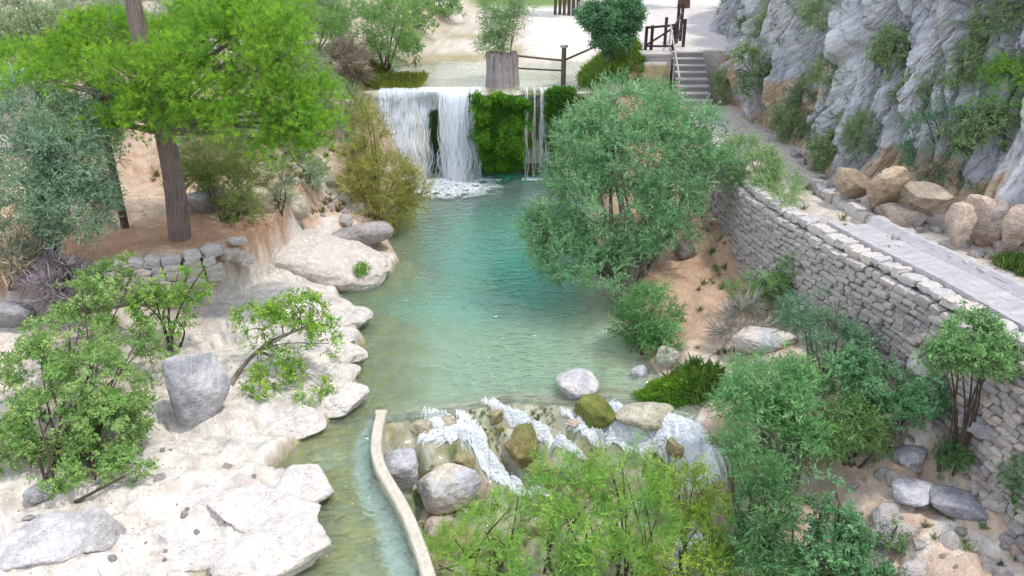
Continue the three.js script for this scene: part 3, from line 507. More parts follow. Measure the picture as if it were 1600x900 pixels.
// right bank
boulder('broad white rock slab on the right bank beneath the bare twigs', onY(1195, 533, 0.75), [0.62, 0.26, 0.42], 0.5, [0.66, 0.60, 0.56], 61, { color2: LAV });
boulder('upright pale stone at the water edge below the shrub', onY(1045, 562, 0.35), [0.22, 0.32, 0.2], 0.5, [0.60, 0.55, 0.48], 62);
boulder('grey stone beside the upright pale stone', onY(1000, 582, 0.15), [0.25, 0.18, 0.2], 0.5, LAV, 63);
boulder('dark block leaning on the brown earth under the big tree', onY(1072, 392, 1.15), [0.24, 0.34, 0.24], 0.4, [0.24, 0.20, 0.19], 64);
boulder('grey rock between the bushes at the foot of the stone wall', onY(1418, 712, 0.5), [0.3, 0.22, 0.26], 0.4, LAV, 65);
boulder('blue-grey rock low on the earth slope under the small tree', onY(1500, 785, 0.42), [0.42, 0.2, 0.36], 0.4, [0.38, 0.38, 0.43], 66);
boulder('rounded grey rock in the bottom corner of the earth slope', onY(1430, 765, 0.3), [0.36, 0.18, 0.3], 1.4, LAV, 67);
boulder('white rock among the bushes on the right bank', onY(1455, 575, 1.0), [0.34, 0.28, 0.3], 1.4, WHITE, 68);
boulder('flat grey rock at the wall foot behind the small tree', onY(1555, 672, 0.9), [0.5, 0.14, 0.3], -0.3, [0.38, 0.38, 0.42], 69);
boulder('pale rock under the dark bushes beside the cascade', onY(1085, 885, -0.9), [0.36, 0.3, 0.3], -0.3, LAV, 70);
{ // scattered stones on the right slope and on the left hillside
  const R = rng(77), gs = []; for (let i = 0; i < 5; i++) gs.push(rockGeo(80 + i, 1, 0.7, 0.9, { detail: 4, color: [0.60, 0.56, 0.54], color2: [0.45, 0.43, 0.44] }));
  const put = (label, group, n, fn) => { for (let i = 0; i < n; i++) { const [x, z, s] = fn(i); const b = mesh('stone', gs[i % 5], M.rock); b.position.set(x, height(x, z) + s * 0.15, z); b.rotation.set(R(), R() * 6, R()); b.scale.setScalar(s); b.userData = { label, category: 'stone', group }; } };
  put('small grey stone lying on the pinkish earth slope below the stone wall', 'stones on the right earth slope', 70, () => { const p = onY(1330 + 280 * R(), 690 + 220 * R(), 0.25); return [p.x, p.z, 0.03 + 0.09 * R() * R()]; });
  put('half-buried grey rock on the pinkish earth slope under the stone wall', 'rocks half buried in the right slope', 34, () => { const p = onGround(1330 + 280 * R(), 700 + 210 * R()); return [p.x, p.z, 0.09 + 0.2 * R() * R()]; });
  put('loose tan or grey stone in the rubble along the cliff foot', 'rubble along the cliff foot', 70, () => { const z = lerp(-21, -10.5, R()), x = interp(WALL, z) + 1.6 + 0.9 * R() + 0.12 * Math.max(0, z + 15); return [x, z, 0.05 + 0.16 * R() * R()]; });
  put('broken stone on the cream hillside behind the pale boulders', 'stones on the left hillside', 60, () => { const p = onY(430 + 130 * R(), 215 + 130 * R(), 1.3); return [p.x, p.z, 0.06 + 0.2 * R() * R()]; });
  put('loose stone on the pale rock slab of the left bank', 'stones on the left slab', 36, () => { const p = onY(20 + 400 * R(), 660 + 220 * R(), 0.4); return [p.x, p.z, 0.03 + 0.06 * R() * R()]; });
}

{ // grit and leaf litter lying on the banks: far too many to count
  const R = rng(91), n = 5200, o = new THREE.InstancedMesh(new THREE.IcosahedronGeometry(1, 0), std({ color: rgb(1, 1, 1) }), n), m = new THREE.Matrix4(), q = new THREE.Quaternion(), c = new THREE.Color();
  for (let i = 0; i < n; i++) { let x, z; const k = R(); if (k < 0.45) { x = lerp(2.9, 6.6, R()); z = lerp(-18, -7, R()); } else if (k < 0.75) { x = lerp(-9, -3.6, R()); z = lerp(-14, -7, R()); } else if (k < 0.88) { x = lerp(-9, -5.4, R()); z = lerp(-18.5, -14.8, R()); } else { z = lerp(-20, -9, R()); x = interp(WALL, z) + 1.3 + 0.9 * R(); } if (x > interp(WALL, z) - 0.3 && k < 0.88) x = interp(WALL, z) - 0.6; const s = 0.006 + 0.022 * R() * R() * R(); q.setFromEuler(new THREE.Euler(R() * 3, R() * 6, R() * 3)); m.compose(V(x, height(x, z) + s * 0.3, z), q, V(s * (1 + R()), s * (0.3 + 0.5 * R()), s)); o.setMatrixAt(i, m); const g = 0.18 + 0.4 * R(), w = R() * 0.3; o.setColorAt(i, c.setRGB(g * (1 + 0.1 * w), g * (1 - 0.35 * w), g * (1 - 0.9 * w))); }
  o.name = 'gravel'; o.userData = { kind: 'stuff', label: 'fine grit and leaf litter strewn over the banks', category: 'gravel' }; o.castShadow = o.receiveShadow = true; scene.add(o);
}

// ---------------------------------------------------------------- walls, channel, stairs, fences
function tube(pts, r0, r1, seg = 10, rad = 7) { // tapered tube along a smooth curve
  const c = new THREE.CatmullRomCurve3(pts), fr = c.computeFrenetFrames(seg), pos = [], uv = [], idx = [];
  for (let k = 0; k <= seg; k++) { const p = c.getPointAt(k / seg), r = lerp(r0, r1, k / seg); for (let a = 0; a <= rad; a++) { const th = a / rad * Math.PI * 2, n = fr.normals[k].clone().multiplyScalar(Math.cos(th)).addScaledVector(fr.binormals[k], Math.sin(th)); pos.push(p.x + n.x * r, p.y + n.y * r, p.z + n.z * r); uv.push(a / rad * Math.max(1, Math.round(r0 * 12)), k / seg * c.getLength() * 0.8); } }
  for (let k = 0; k < seg; k++) for (let a = 0; a < rad; a++) { const o = k * (rad + 1) + a; idx.push(o, o + 1, o + rad + 1, o + 1, o + rad + 2, o + rad + 1); }
  const g = new THREE.BufferGeometry(); g.setAttribute('position', new THREE.Float32BufferAttribute(pos, 3)); g.setAttribute('uv', new THREE.Float32BufferAttribute(uv, 2)); g.setIndex(idx); g.computeVertexNormals(); return g;
}
const stoneVariants = []; // jittered blocks, 48 triangles each
for (let i = 0; i < 6; i++) { const g = new THREE.BoxGeometry(1, 1, 1, 2, 2, 2); g.deleteAttribute('normal'); const uv0 = g.attributes.uv; g.deleteAttribute('uv'); const m = mergeVertices(g), p = m.attributes.position, R = rng(200 + i), uv = []; for (let k = 0; k < p.count; k++) { const x = p.getX(k), y = p.getY(k), z = p.getZ(k), e = (Math.abs(x) > .4) + (Math.abs(y) > .4) + (Math.abs(z) > .4), f = e === 3 ? 0.80 : e === 2 ? 0.93 : 1.06; p.setXYZ(k, x * f + (R() - .5) * .16, y * f + (R() - .5) * .16, z * f + (R() - .5) * .16); uv.push((x + z) * 0.2 + i * 0.17, y * 0.2 + z * 0.1 + i * 0.31); } m.setAttribute('uv', new THREE.Float32BufferAttribute(uv, 2)); stoneVariants.push(toCreasedNormals(m, 0.6)); }
const stoneMats = [[0.52, 0.48, 0.48], [0.44, 0.42, 0.43], [0.58, 0.53, 0.50], [0.38, 0.355, 0.36], [0.55, 0.49, 0.45]].map(c => std({ color: rgb(...c), map: rockMap, bumpMap: rockBump, bumpScale: 0.02 }));
const copingMats = [[0.60, 0.57, 0.56], [0.54, 0.52, 0.53], [0.63, 0.59, 0.55]].map(c => std({ color: rgb(...c), map: rockMap, bumpMap: rockBump, bumpScale: 0.02 }));
function stonesAlong(root, line, z0, z1, baseY, topY, opt) { // line(z) -> x of the outer face
  const R = rng(opt.seed), all = [];
  for (let row = 0, y = 0; row < 60; row++) {
    const rh = opt.h * (0.75 + 0.5 * R()); let z = z0 - R() * 0.3;
    while (z < z1) { const len = opt.len * (0.6 + 0.9 * R()), zc = z + len / 2, x = line(zc), by = baseY(zc), ty = topY(zc), yy = ty - y - rh / 2; if (yy > by - 0.25) { const dx = (line(zc + 0.1) - line(zc - 0.1)) / 0.2; all.push({ x: x - 0.05 * y + (R() - .5) * .05, y: yy + (R() - .5) * .03, z: zc, len: len * 0.98, h: rh * (0.9 + 0.2 * R()), d: 0.22 + 0.1 * R(), a: Math.atan(dx), v: Math.floor(R() * 6), m: Math.floor(R() * stoneMats.length), t: (R() - .5) * .2 }); } z += len * 0.97; }
    y += rh * 0.96; if (y > 2.6) break;
  }
  const dist = s => Math.hypot(s.x, s.y - CAM_H, s.z); all.sort((a, b) => dist(a) - dist(b));
  const rest = [];
  all.forEach((s, i) => {
    const mtx = new THREE.Matrix4().compose(V(s.x, s.y, s.z).sub(root.position), new THREE.Quaternion().setFromEuler(new THREE.Euler(s.t, s.a, s.t * 0.6)), V(s.d, s.h, s.len));
    if (i < 300) { const o = mesh('stone', stoneVariants[s.v], stoneMats[s.m], root); o.applyMatrix4(mtx); } else rest.push(stoneVariants[s.v].clone().applyMatrix4(mtx));
  });
  if (rest.length) mesh('far_stonework', mergeGeometries(rest), stoneMats[0], root).userData.kind = 'stuff';
}
{
  const root = thing('retaining_wall', 'long dry stone retaining wall below the concrete water channel', 'wall', V(6, 0.8, -11));
  stonesAlong(root, z => interp(WALL, z) - 0.16, -19, -7.6, z => landR(interp(WALL, z) - 0.25, z, 3), () => 2.46, { seed: 301, h: 0.125, len: 0.21 });
  const R = rng(302); for (let z = -19; z < -7.2;) { const len = 0.14 + 0.2 * R(), x = interp(WALL, z + len / 2), dx = (interp(WALL, z + .3) - interp(WALL, z)) / .3; const o = mesh('coping_stone', stoneVariants[Math.floor(R() * 6)], copingMats[Math.floor(R() * 3)], root); o.position.set(x - 0.02, 2.53 + 0.04 * R(), z + len / 2).sub(root.position); o.rotation.set((R() - .5) * .15, Math.atan(dx) + (R() - .5) * .2, (R() - .5) * .15); o.scale.set(0.29 + 0.07 * R(), 0.12 + 0.05 * R(), len * 1.06); z += len; }
  const kerb = thing('stone_kerb', 'low rough stone kerb between the channel and the cliff verge', 'kerb', V(7.6, 2.5, -11));
  for (let z = -16.2; z < -7.5;) { const len = 0.2 + 0.25 * R(), x = interp(WALL, z) + 1.32, dx = (interp(WALL, z + .3) - interp(WALL, z)) / .3; for (let k = 0; k < 1; k++) { const o = mesh('stone', stoneVariants[Math.floor(R() * 6)], R() < 0.35 ? copingMats[k] : stoneMats[Math.floor(R() * 3)], kerb); o.position.set(x + k * 0.26 + 0.04 * R(), 2.50 + 0.04 * R(), z + len / 2).sub(kerb.position); o.rotation.set((R() - .5) * .3, Math.atan(dx) + (R() - .5) * .4, (R() - .5) * .3); o.scale.set(0.26, 0.20 + 0.08 * R(), len); } z += len; }
}
{ // small terrace wall under the pine
  const root = thing('terrace_wall', 'short curved dry stone wall holding the pine terrace', 'wall', V(-6.6, 1.0, -14.2)), R = rng(311);
  for (let row = 0; row < 6; row++) for (let x = -8.6; x < -5.75;) { const len = 0.18 + 0.2 * R(), xc = x + len / 2, z = interp(TERRACE, xc) + 0.06, y = 1.58 - row * 0.15; const dz = (interp(TERRACE, xc + .1) - interp(TERRACE, xc - .1)) / .2; if (y > 1.0) { const o = mesh('stone', stoneVariants[Math.floor(R() * 6)], row ? [stoneMats[2], stoneMats[4], copingMats[0], copingMats[2], stoneMats[4]][Math.floor(R() * 5)] : copingMats[Math.floor(R() * 3)], root); o.position.set(xc, y + .03 * R(), z + row * 0.05 + .05 * R()).sub(root.position); o.rotation.set((R() - .5) * .3, -Math.atan(dz) + (R() - .5) * .2, (R() - .5) * .3); o.scale.set(len * 1.05, 0.15 + 0.05 * R(), 0.3); } x += len * 0.98; }
}
function sweep(line, z0, z1, dz, profile) { // profile: [offset x, y] points, swept along z with x = line(z)
  const pos = [], uv = [], idx = [], m = profile.length; let k = 0;
  for (let z = z0; z <= z1 + 1e-6; z += dz, k++) { const x = line(z), s = (line(z + .1) - line(z - .1)) / .2, l = Math.hypot(1, s); profile.forEach((p, i) => { pos.push(x + p[0] / l, p[1], z - p[0] * s / l); uv.push(i * 0.12, z / 2); if (k && i) { const o = k * m + i; idx.push(o - m - 1, o - 1, o - m, o - m, o - 1, o); } }); }
  const g = new THREE.BufferGeometry(); g.setAttribute('position', new THREE.Float32BufferAttribute(pos, 3)); g.setAttribute('uv', new THREE.Float32BufferAttribute(uv, 2)); g.setIndex(idx); return toCreasedNormals(g, 0.6);
}
structure('channel_path', sweep(z => interp(WALL, z), -13.4, -6, 0.2, [[0.16, 2.44], [0.16, 2.66], [0.30, 2.66], [0.38, 2.545], [1.02, 2.525], [1.14, 2.66], [1.24, 2.66], [1.24, 2.44]]), M.greyConcrete, 'smooth grey concrete water channel along the top of the stone wall', 'channel');
{
  const w = 0.085, top = 0.16, pts = z => interp(CANALWALL, z);
  // smooth the wall line
  const sm = z => (pts(z - .35) + pts(z - .18) + pts(z) + pts(z + .18) + pts(z + .35)) / 5;
  const g = sweep(sm, -11.02, -3, 0.08, [[-w, -1.9], [-w, top - .02], [-w + .02, top], [w - .02, top], [w, top - .02], [w, -1.9]]);
  const o = mesh('canal_wall', g, M.concrete); o.userData = { label: 'curved pale concrete wall edging the side channel', category: 'wall' };
  const e = mesh('end_post', new THREE.BoxGeometry(0.19, 2.05, 0.12), M.concrete, o); e.position.set(sm(-11.06), -0.86, -11.07);
}
{ // stairs up to the terrace, with the concrete block beside them
  const root = thing('stone_stairs', 'narrow grey stone stairs climbing beside the cliff', 'stairs', V(5.6, 2.45, -24.2));
  for (let i = 0; i < 8; i++) { const y = 3.74 - i * 0.165, z = -26.42 + i * 0.27; const t = mesh('step', new THREE.BoxGeometry(1.0, 0.05, 0.31), copingMats[1], root); t.position.set(5.62, y - 0.025, z + 0.135).sub(root.position); const r = mesh('riser', new THREE.BoxGeometry(0.98, 0.9, 0.25), stoneMats[3], t); r.position.set(0, -0.476, -0.01); }
  const hr = mesh('handrail', tube([V(5.05, 4.55, -26.35), V(5.05, 3.9, -25.3), V(5.05, 3.25, -24.25)].map(p => p.sub(root.position)), 0.025, 0.025, 6, 6), copingMats[0], root);
  for (const [y0, y1, z] of [[3.7, 4.55, -26.3], [2.9, 3.9, -25.3], [2.4, 3.27, -24.28]]) mesh('handrail_post', tube([V(5.05, y0, z), V(5.05, (y0 + y1) / 2, z), V(5.05, y1, z)].map(p => p.sub(root.position)), 0.022, 0.022, 3, 6), copingMats[0], root);
  const b = thing('concrete_abutment', 'grey concrete abutment block under the wooden railing', 'abutment', V(4.55, 2.4, -25.8));
  const f = mesh('block', new THREE.BoxGeometry(0.92, 1.5, 0.75), M.greyConcrete, b); f.position.set(-0.02, 0.56, -0.05);
  const c = mesh('cap', new THREE.BoxGeometry(0.98, 0.07, 0.80), copingMats[0], b); c.position.set(-0.02, 1.345, -0.05);
}
const box = (a, b, c) => new THREE.BoxGeometry(a, b, c);
function rail(root, a, b, r, name, mat) { const m = a.clone().add(b).multiplyScalar(0.5); m.y -= 0.006; mesh(name, tube([a, m, b].map(p => p.clone().sub(root.position)), r, r, 4, 7), mat, root); }
{
  const root = thing('wooden_railing', 'dark timber corner railing with diagonal braces on the upper terrace', 'railing', V(5.1, 3.74, -26.4));
  const post = (x, z, h, w = 0.09) => { const p = mesh('post', box(w, h, w), M.darkWood, root); p.position.set(x, height(x, z) + h / 2 - 0.02, z).sub(root.position); };
  post(4.32, -26.5, 0.78); post(4.52, -26.6, 0.8); post(5.22, -26.5, 0.86); post(5.1, -27.4, 0.95); post(5.62, -28.1, 1.3); post(5.85, -28.6, 1.25); post(5.7, -27.3, 0.9);
  const y = 3.73; rail(root, V(4.3, y + .72, -26.5), V(5.24, y + .80, -26.5), 0.04, 'rail', M.darkWood); rail(root, V(4.3, y + .15, -26.5), V(5.24, y + .15, -26.5), 0.035, 'rail', M.darkWood); rail(root, V(4.34, y + .18, -26.5), V(5.18, y + .72, -26.5), 0.035, 'brace', M.darkWood);
  rail(root, V(5.22, y + .80, -26.5), V(5.86, y + .98, -28.6), 0.04, 'rail', M.darkWood); rail(root, V(5.22, y + .2, -26.5), V(5.86, y + .3, -28.6), 0.035, 'rail', M.darkWood); rail(root, V(5.25, y + .2, -26.55), V(5.68, y + .85, -27.4), 0.03, 'brace', M.darkWood);
}
{
  const root = thing('post_and_rail_fence', 'rustic log fence with capped posts above the waterfall', 'fence', V(1.7, 2.8, -26.5));
  const P = [[1.68, -26.4, 1.2], [3.36, -27.6, 1.15]];
  for (const [x, z, h] of P) { const y = height(x, z); const po = mesh('post', tube([V(x, y - .15, z), V(x, y + h / 2, z), V(x, y + h, z)].map(p => p.sub(root.position)), 0.085, 0.075, 4, 9), M.greyWood, root); const c = mesh('post_cap', new THREE.CylinderGeometry(0.12, 0.13, 0.07, 12), copingMats[0], po); c.position.set(x, y + h + 0.03, z).sub(root.position); }
  const a = V(0.1, 3.55, -26.7), b = V(1.68, height(1.68, -26.4) + 0.78, -26.4), c = V(3.36, height(3.36, -27.6) + 0.6, -27.6);
  rail(root, a, b, 0.035, 'rail', M.greyWood); rail(root, b, c, 0.035, 'rail', M.greyWood); rail(root, a.clone().setY(3.15), b.clone().setY(3.12), 0.03, 'rail', M.greyWood);
}

// ---------------------------------------------------------------- plants
const pxm = p => F / (-p.z * CP - (p.y - CAM_H) * SP); // photo pixels per metre at a point
// blob from a photo pixel, a depth z, and a size in photo pixels
const PB = (base, list) => list.map(([u, v, w, h, dz = 0, dens = 1]) => B(u, v, base.z + dz, w, h, 1, dens));
function B(u, v, z, w, h, deep = 1, dens = 1) { let c = onZ(u, v, z), k = pxm(c); for (let i = 0; i < 40 && c.y < height(c.x, c.z) + 0.42 * h / k; i++) { z += 0.1; c = onZ(u, v, z); k = pxm(c); } return { c, r: V(w / 2 / k, h / 2 / k, w / 2 / k * deep), dens }; }
function plant(name, label, category, base, o) {
  const R = rng(o.seed), root = thing(name, label, category, base, o.group), Y = V(0, 1, 0);
  // stems
  const bark = o.bark || M.barkDark, stemsOf = o.blobs.filter(b => !b.noStem);
  if (o.trunk) mesh('trunk', tube(o.trunk.map(p => p.clone().sub(base)), o.r0, o.r1 ?? o.r0 * 0.4, 16, 10), bark, root);
  const tr = o.trunk ? new THREE.CatmullRomCurve3(o.trunk) : null;
  for (const b of stemsOf) for (let k = 0; k < (o.stems ?? 2); k++) {
    const end = b.c.clone().add(V((R() - .5) * b.r.x, (R() - .3) * b.r.y, (R() - .5) * b.r.z).multiplyScalar(1.1));
    const st = tr ? tr.getPoint(clamp((end.y - 0.35 * Math.hypot(end.x - base.x, end.z - base.z) - base.y) / (o.trunk[o.trunk.length - 1].y - base.y), o.fork ?? 0.5, 0.98)) : base.clone().add(V((R() - .5) * (o.spread ?? 0.3), -0.12, (R() - .5) * (o.spread ?? 0.3)));
    const mid = st.clone().lerp(end, 0.5).add(V((R() - .5) * 0.3, tr ? 0.12 : 0.1, (R() - .5) * 0.3));
    mesh(tr ? 'branch' : 'stem', tube([st, mid, end].map(p => p.clone().sub(base)), o.stemR ?? 0.03, 0.007, 8, 5), bark, root);
  }
  // foliage
  const mats = [], cols = [], m = new THREE.Matrix4(), q = new THREE.Quaternion(), q2 = new THREE.Quaternion(), size = o.size ?? 0.36, c1 = o.color, c2 = o.color2 || [c1[0] * 1.5, c1[1] * 1.25, c1[2] * 0.9], seed = o.seed * 1.37;
  for (const b of o.blobs) {
    const rm = Math.sqrt((b.r.x * b.r.y + b.r.x * b.r.z + b.r.y * b.r.z) / 3), n = Math.round((o.dens ?? 1) * b.dens * (o.leaf === 'needle' ? 60 : 46) * rm * rm / (size * size) * 0.75) + 6;
    for (let i = 0; i < n; i++) {
      const d = V(R() * 2 - 1, R() * 2 - 1, R() * 2 - 1); if (d.lengthSq() > 1 || d.lengthSq() < 0.01) { i -= 0.999; continue; } d.normalize();
      const lump = (R() < 0.05 ? 1.25 : 1) * (0.74 + 0.8 * fbm(d.x * 1.7 + seed, d.y * 1.7, d.z * 1.7 + b.c.x, 3)) + 0.16 * noise(d.x * 6 + seed, d.y * 6, d.z * 6);
      const rad = lump * (0.5 + 0.5 * Math.cbrt(R())); const p = b.c.clone().add(V(d.x * b.r.x, d.y * b.r.y, d.z * b.r.z).multiplyScalar(rad));
      if (noise(p.x * (o.gapF ?? 1.5) + seed, p.y * (o.gapF ?? 1.5), p.z * (o.gapF ?? 1.5)) < (o.gap ?? -0.22) && R() < 0.9) continue;
      const gy = b.c.y - b.r.y - 0.1; if (p.y < gy) continue;
      const dir = d.clone().multiplyScalar(0.8).add(V((R() - .5) * 0.9, (o.up ?? 0.5) + (R() - .5) * 0.8, (R() - .5) * 0.9)).normalize();
      q.setFromUnitVectors(Y, dir); q2.setFromAxisAngle(Y, R() * 6.283); q.multiply(q2);
      const s = size * (0.65 + 0.7 * R()); m.compose(p.sub(base), q, V(s, s, s)); mats.push(m.clone());
      const t = R(), k = (o.leaf === 'needle' ? 1 : 1.55) * (0.75 + 0.5 * R()); cols.push([lerp(c1[0], c2[0], t) * k, lerp(c1[1], c2[1], t) * k, lerp(c1[2], c2[2], t) * k]);
    }
  }
  const im = new THREE.InstancedMesh(SPRAY[o.leaf], LEAF, mats.length), col = new THREE.Color();
  mats.forEach((mm, i) => { im.setMatrixAt(i, mm); im.setColorAt(i, col.setRGB(...cols[i])); });
  im.name = 'crown'; im.userData.kind = 'stuff'; im.castShadow = im.receiveShadow = true; root.add(im);
  leafCount += mats.length; return root;
}
let leafCount = 0;
const LEAF = leafMat([1, 1, 1]);
const G = { pine: [0.14, 0.34, 0.04], pine2: [0.32, 0.54, 0.03], willow: [0.09, 0.23, 0.095], willow2: [0.22, 0.34, 0.18], sage: [0.12, 0.21, 0.13], sage2: [0.22, 0.30, 0.20], lush: [0.08, 0.23, 0.03], lush2: [0.20, 0.33, 0.05], dark: [0.05, 0.13, 0.04], dark2: [0.10, 0.19, 0.06], gold: [0.18, 0.195, 0.04], gold2: [0.31, 0.305, 0.08], moss: [0.06, 0.24, 0.015], moss2: [0.20, 0.42, 0.02], spring: [0.13, 0.28, 0.04], spring2: [0.25, 0.38, 0.07], olive: [0.16, 0.19, 0.07], brown: [0.24, 0.19, 0.13], lilac: [0.30, 0.27, 0.31] };
const gr = (u, v) => onGround(u, v, 0);

// the big pine
{
  const base = gr(280, 374), T = y => V(base.x + 0.10 * Math.sin(y * 0.9), base.y + y - 0.2, base.z - 0.03 * y);
  const bs = [[40, 92, -15.6, 130, 50], [120, 88, -15.9, 150, 60], [60, 125, -14.6, 120, 40], [190, 110, -14.6, 110, 60], [235, 160, -14.4, 110, 50], [200, 195, -14.6, 130, 45], [140, 200, -14.9, 90, 40], [270, 95, -14.2, 110, 80], [330, 60, -15.2, 130, 90], [330, 130, -14.4, 150, 80], [400, 40, -15.4, 130, 90], [400, 110, -14.3, 120, 80], [440, 70, -13.9, 90, 120], [450, 20, -14.6, 90, 80], [440, 160, -13.8, 80, 90], [385, 180, -14.0, 120, 50], [475, 195, -13.8, 80, 70], [505, 205, -13.9, 80, 50], [445, 225, -14.0, 90, 40], [300, 185, -14.4, 100, 40], [250, 60, -16.2, 110, 60], [160, 45, -16.4, 150, 50], [500, 150, -14.6, 60, 60], [340, 10, -16, 160, 70]];
  plant('pine_tree', 'tall pine with thick grey-brown trunk and spreading lime-green boughs', 'tree', base, { seed: 11, trunk: [T(0), T(1.5), T(3), T(4.6), T(6.5), T(9)], r0: 0.225, r1: 0.08, fork: 0.32, stems: 2, stemR: 0.065, bark: M.barkPine, blobs: bs.map(b => B(...b, 1.1, 1.25)), leaf: 'needle', size: 0.36, color: G.pine, color2: G.pine2, gap: -0.16, up: 0.7 });
}
{ const base = gr(196, 356), T = y => V(base.x - 0.02 * y, base.y + y - 0.1, base.z - 0.05 * y);
  plant('pine_tree', 'slender young pine with dark thin trunk behind the big pine', 'tree', base, { seed: 12, trunk: [T(0), T(1.2), T(2.4), T(4)], r0: 0.085, r1: 0.05, fork: 0.6, stems: 2, stemR: 0.02, bark: M.barkDark, blobs: [B(180, 170, -16.4, 90, 60), B(150, 150, -16.6, 100, 60), B(240, 150, -16.8, 90, 60)], leaf: 'needle', size: 0.36, color: [0.07, 0.15, 0.02], color2: G.pine, gap: -0.1 }); }
// the broad tree over the right bank
{ const base = gr(992, 452);
  const bs = [[985, 175, -17.2, 190, 110], [1040, 185, -17.6, 110, 80], [920, 215, -17, 130, 110], [1000, 250, -16.2, 200, 130], [1085, 235, -16.8, 130, 130], [1120, 270, -16.6, 80, 80], [900, 290, -16.4, 120, 90], [975, 320, -15.6, 150, 100], [880, 350, -16.2, 110, 80], [930, 375, -15.8, 120, 80], [1050, 310, -16.2, 120, 80], [860, 385, -16.2, 70, 50], [1000, 380, -15.4, 90, 70], [885, 405, -15.6, 110, 70], [940, 425, -15.0, 100, 50], [845, 355, -16.4, 70, 60], [1045, 355, -15.4, 100, 80]];
  plant('broadleaf_tree', 'broad grey-green willow-like tree leaning over the pool, several pale stems', 'tree', base, { seed: 21, stems: 2, stemR: 0.075, spread: 0.75, bark: M.barkGrey, blobs: bs.map(b => B(...b, 1, 1)), leaf: 'narrow', size: 0.33, color: G.willow, color2: G.willow2, gap: -0.1, gapF: 1.9 }); }
plant('shrub', 'rounded green shrub at the foot of the broad willow-like tree', 'shrub', gr(1010, 545), { seed: 22, blobs: [B(1015, 490, -14.2, 100, 100), B(985, 515, -14, 60, 70), B(1035, 530, -13.8, 60, 60)], leaf: 'narrow', size: 0.28, color: [0.07, 0.20, 0.06], color2: [0.16, 0.30, 0.11] });
// left bank
plant('shrub', 'large grey-green bush filling the far left bank behind the thicket', 'shrub', gr(70, 400), { seed: 31, blobs: [B(60, 190, -14.2, 180, 130), B(115, 250, -14, 130, 130), B(40, 290, -13.6, 150, 150), B(110, 325, -13.6, 130, 110), B(150, 310, -13.8, 60, 90), B(20, 380, -13.4, 110, 90)], leaf: 'narrow', size: 0.3, color: G.sage, color2: G.sage2, gap: -0.14 });
plant('shrub', 'bright green thicket with leafy shoots on the pale left slab', 'shrub', gr(120, 745), { seed: 32, stems: 2, spread: 0.9, blobs: [B(165, 440, -12.6, 130, 100), B(120, 520, -11.8, 180, 130), B(60, 580, -11.2, 150, 160), B(160, 590, -11, 190, 160), B(80, 650, -10.7, 170, 130), B(180, 660, -10.6, 140, 130), B(240, 530, -11.6, 80, 90), B(30, 680, -10.6, 100, 120), B(130, 715, -10.3, 190, 70), B(200, 720, -10.2, 90, 50)], dens: 0.8, leaf: 'broad', size: 0.21, color: [0.09, 0.21, 0.04], color2: [0.24, 0.32, 0.11], gap: 0.0, gapF: 2.2 });
plant('shrub', 'open leafy shrub in front of the short terrace wall', 'shrub', gr(262, 545), { seed: 33, blobs: [B(265, 455, -12.6, 90, 80, 1, .7), B(305, 445, -12.8, 60, 80, 1, .6), B(230, 480, -12.4, 70, 80, 1, .8), B(285, 500, -12.4, 60, 40, 1, .5)], leaf: 'broad', size: 0.22, color: [0.10, 0.22, 0.03], color2: [0.22, 0.33, 0.07], gap: -0.05, gapF: 2.6 });
{ const base = gr(350, 618), a = onZ(375, 578, -12.0), b = onZ(420, 535, -12.1), c = onZ(475, 512, -12.2);
  plant('sapling', 'leaning sapling with one bare stem and sparse round leaves over the slab', 'tree', base, { seed: 34, trunk: [base.clone().setY(base.y - .1), a, b, c], r0: 0.05, r1: 0.02, fork: 0.55, stems: 2, stemR: 0.014, bark: M.barkGrey, blobs: [B(405, 500, -12.2, 90, 75, 1, .8), B(465, 485, -12.2, 110, 70, 1, .85), B(505, 520, -12, 70, 75, 1, .75), B(435, 570, -11.8, 100, 70, 1, .75), B(485, 605, -11.6, 80, 50, 1, .6), B(410, 605, -11.8, 60, 45, 1, .5)], leaf: 'broad', size: 0.2, color: [0.10, 0.24, 0.02], color2: [0.26, 0.36, 0.06], gap: 0.0, gapF: 3 }); }
plant('shrub', 'golden-olive shrub hanging over the far left edge of the pool', 'shrub', gr(590, 352), { seed: 35, blobs: [B(600, 285, -20.6, 130, 110), B(560, 260, -21, 80, 90), B(600, 325, -20, 100, 60), B(635, 295, -20.4, 70, 70), B(580, 210, -21.6, 50, 90), B(565, 180, -22.2, 40, 70, 1, .7)], leaf: 'feather', size: 0.36, color: G.gold, color2: G.gold2, gap: -0.3 });
plant('shrub', 'dark green dome-shaped bush beside the big pine trunk', 'shrub', gr(360, 345), { seed: 36, blobs: [B(345, 255, -17.6, 120, 80), B(365, 290, -17.2, 90, 70), B(375, 325, -16.8, 60, 60), B(310, 270, -17.6, 60, 50)], leaf: 'feather', size: 0.34, color: [0.075, 0.13, 0.025], color2: [0.18, 0.22, 0.06], gap: -0.3, up: 0.2 });
plant('shrub', 'small pale sage shrub among the cream boulders', 'shrub', gr(440, 330), { seed: 37, blobs: [B(440, 280, -17.6, 60, 70), B(440, 310, -17.4, 40, 50)], leaf: 'feather', size: 0.26, color: [0.17, 0.21, 0.12], color2: [0.28, 0.31, 0.18], gap: -0.3 });
plant('dry_shrub', 'leafless lilac-grey dry bush beside the bright green thicket', 'shrub', gr(95, 480), { seed: 38, blobs: [B(95, 440, -13, 90, 80, 1, .8), B(60, 420, -13.2, 80, 60, 1, .6)], leaf: 'twig', size: 0.34, color: [0.30, 0.26, 0.31], color2: [0.40, 0.35, 0.36], gap: -0.4 });
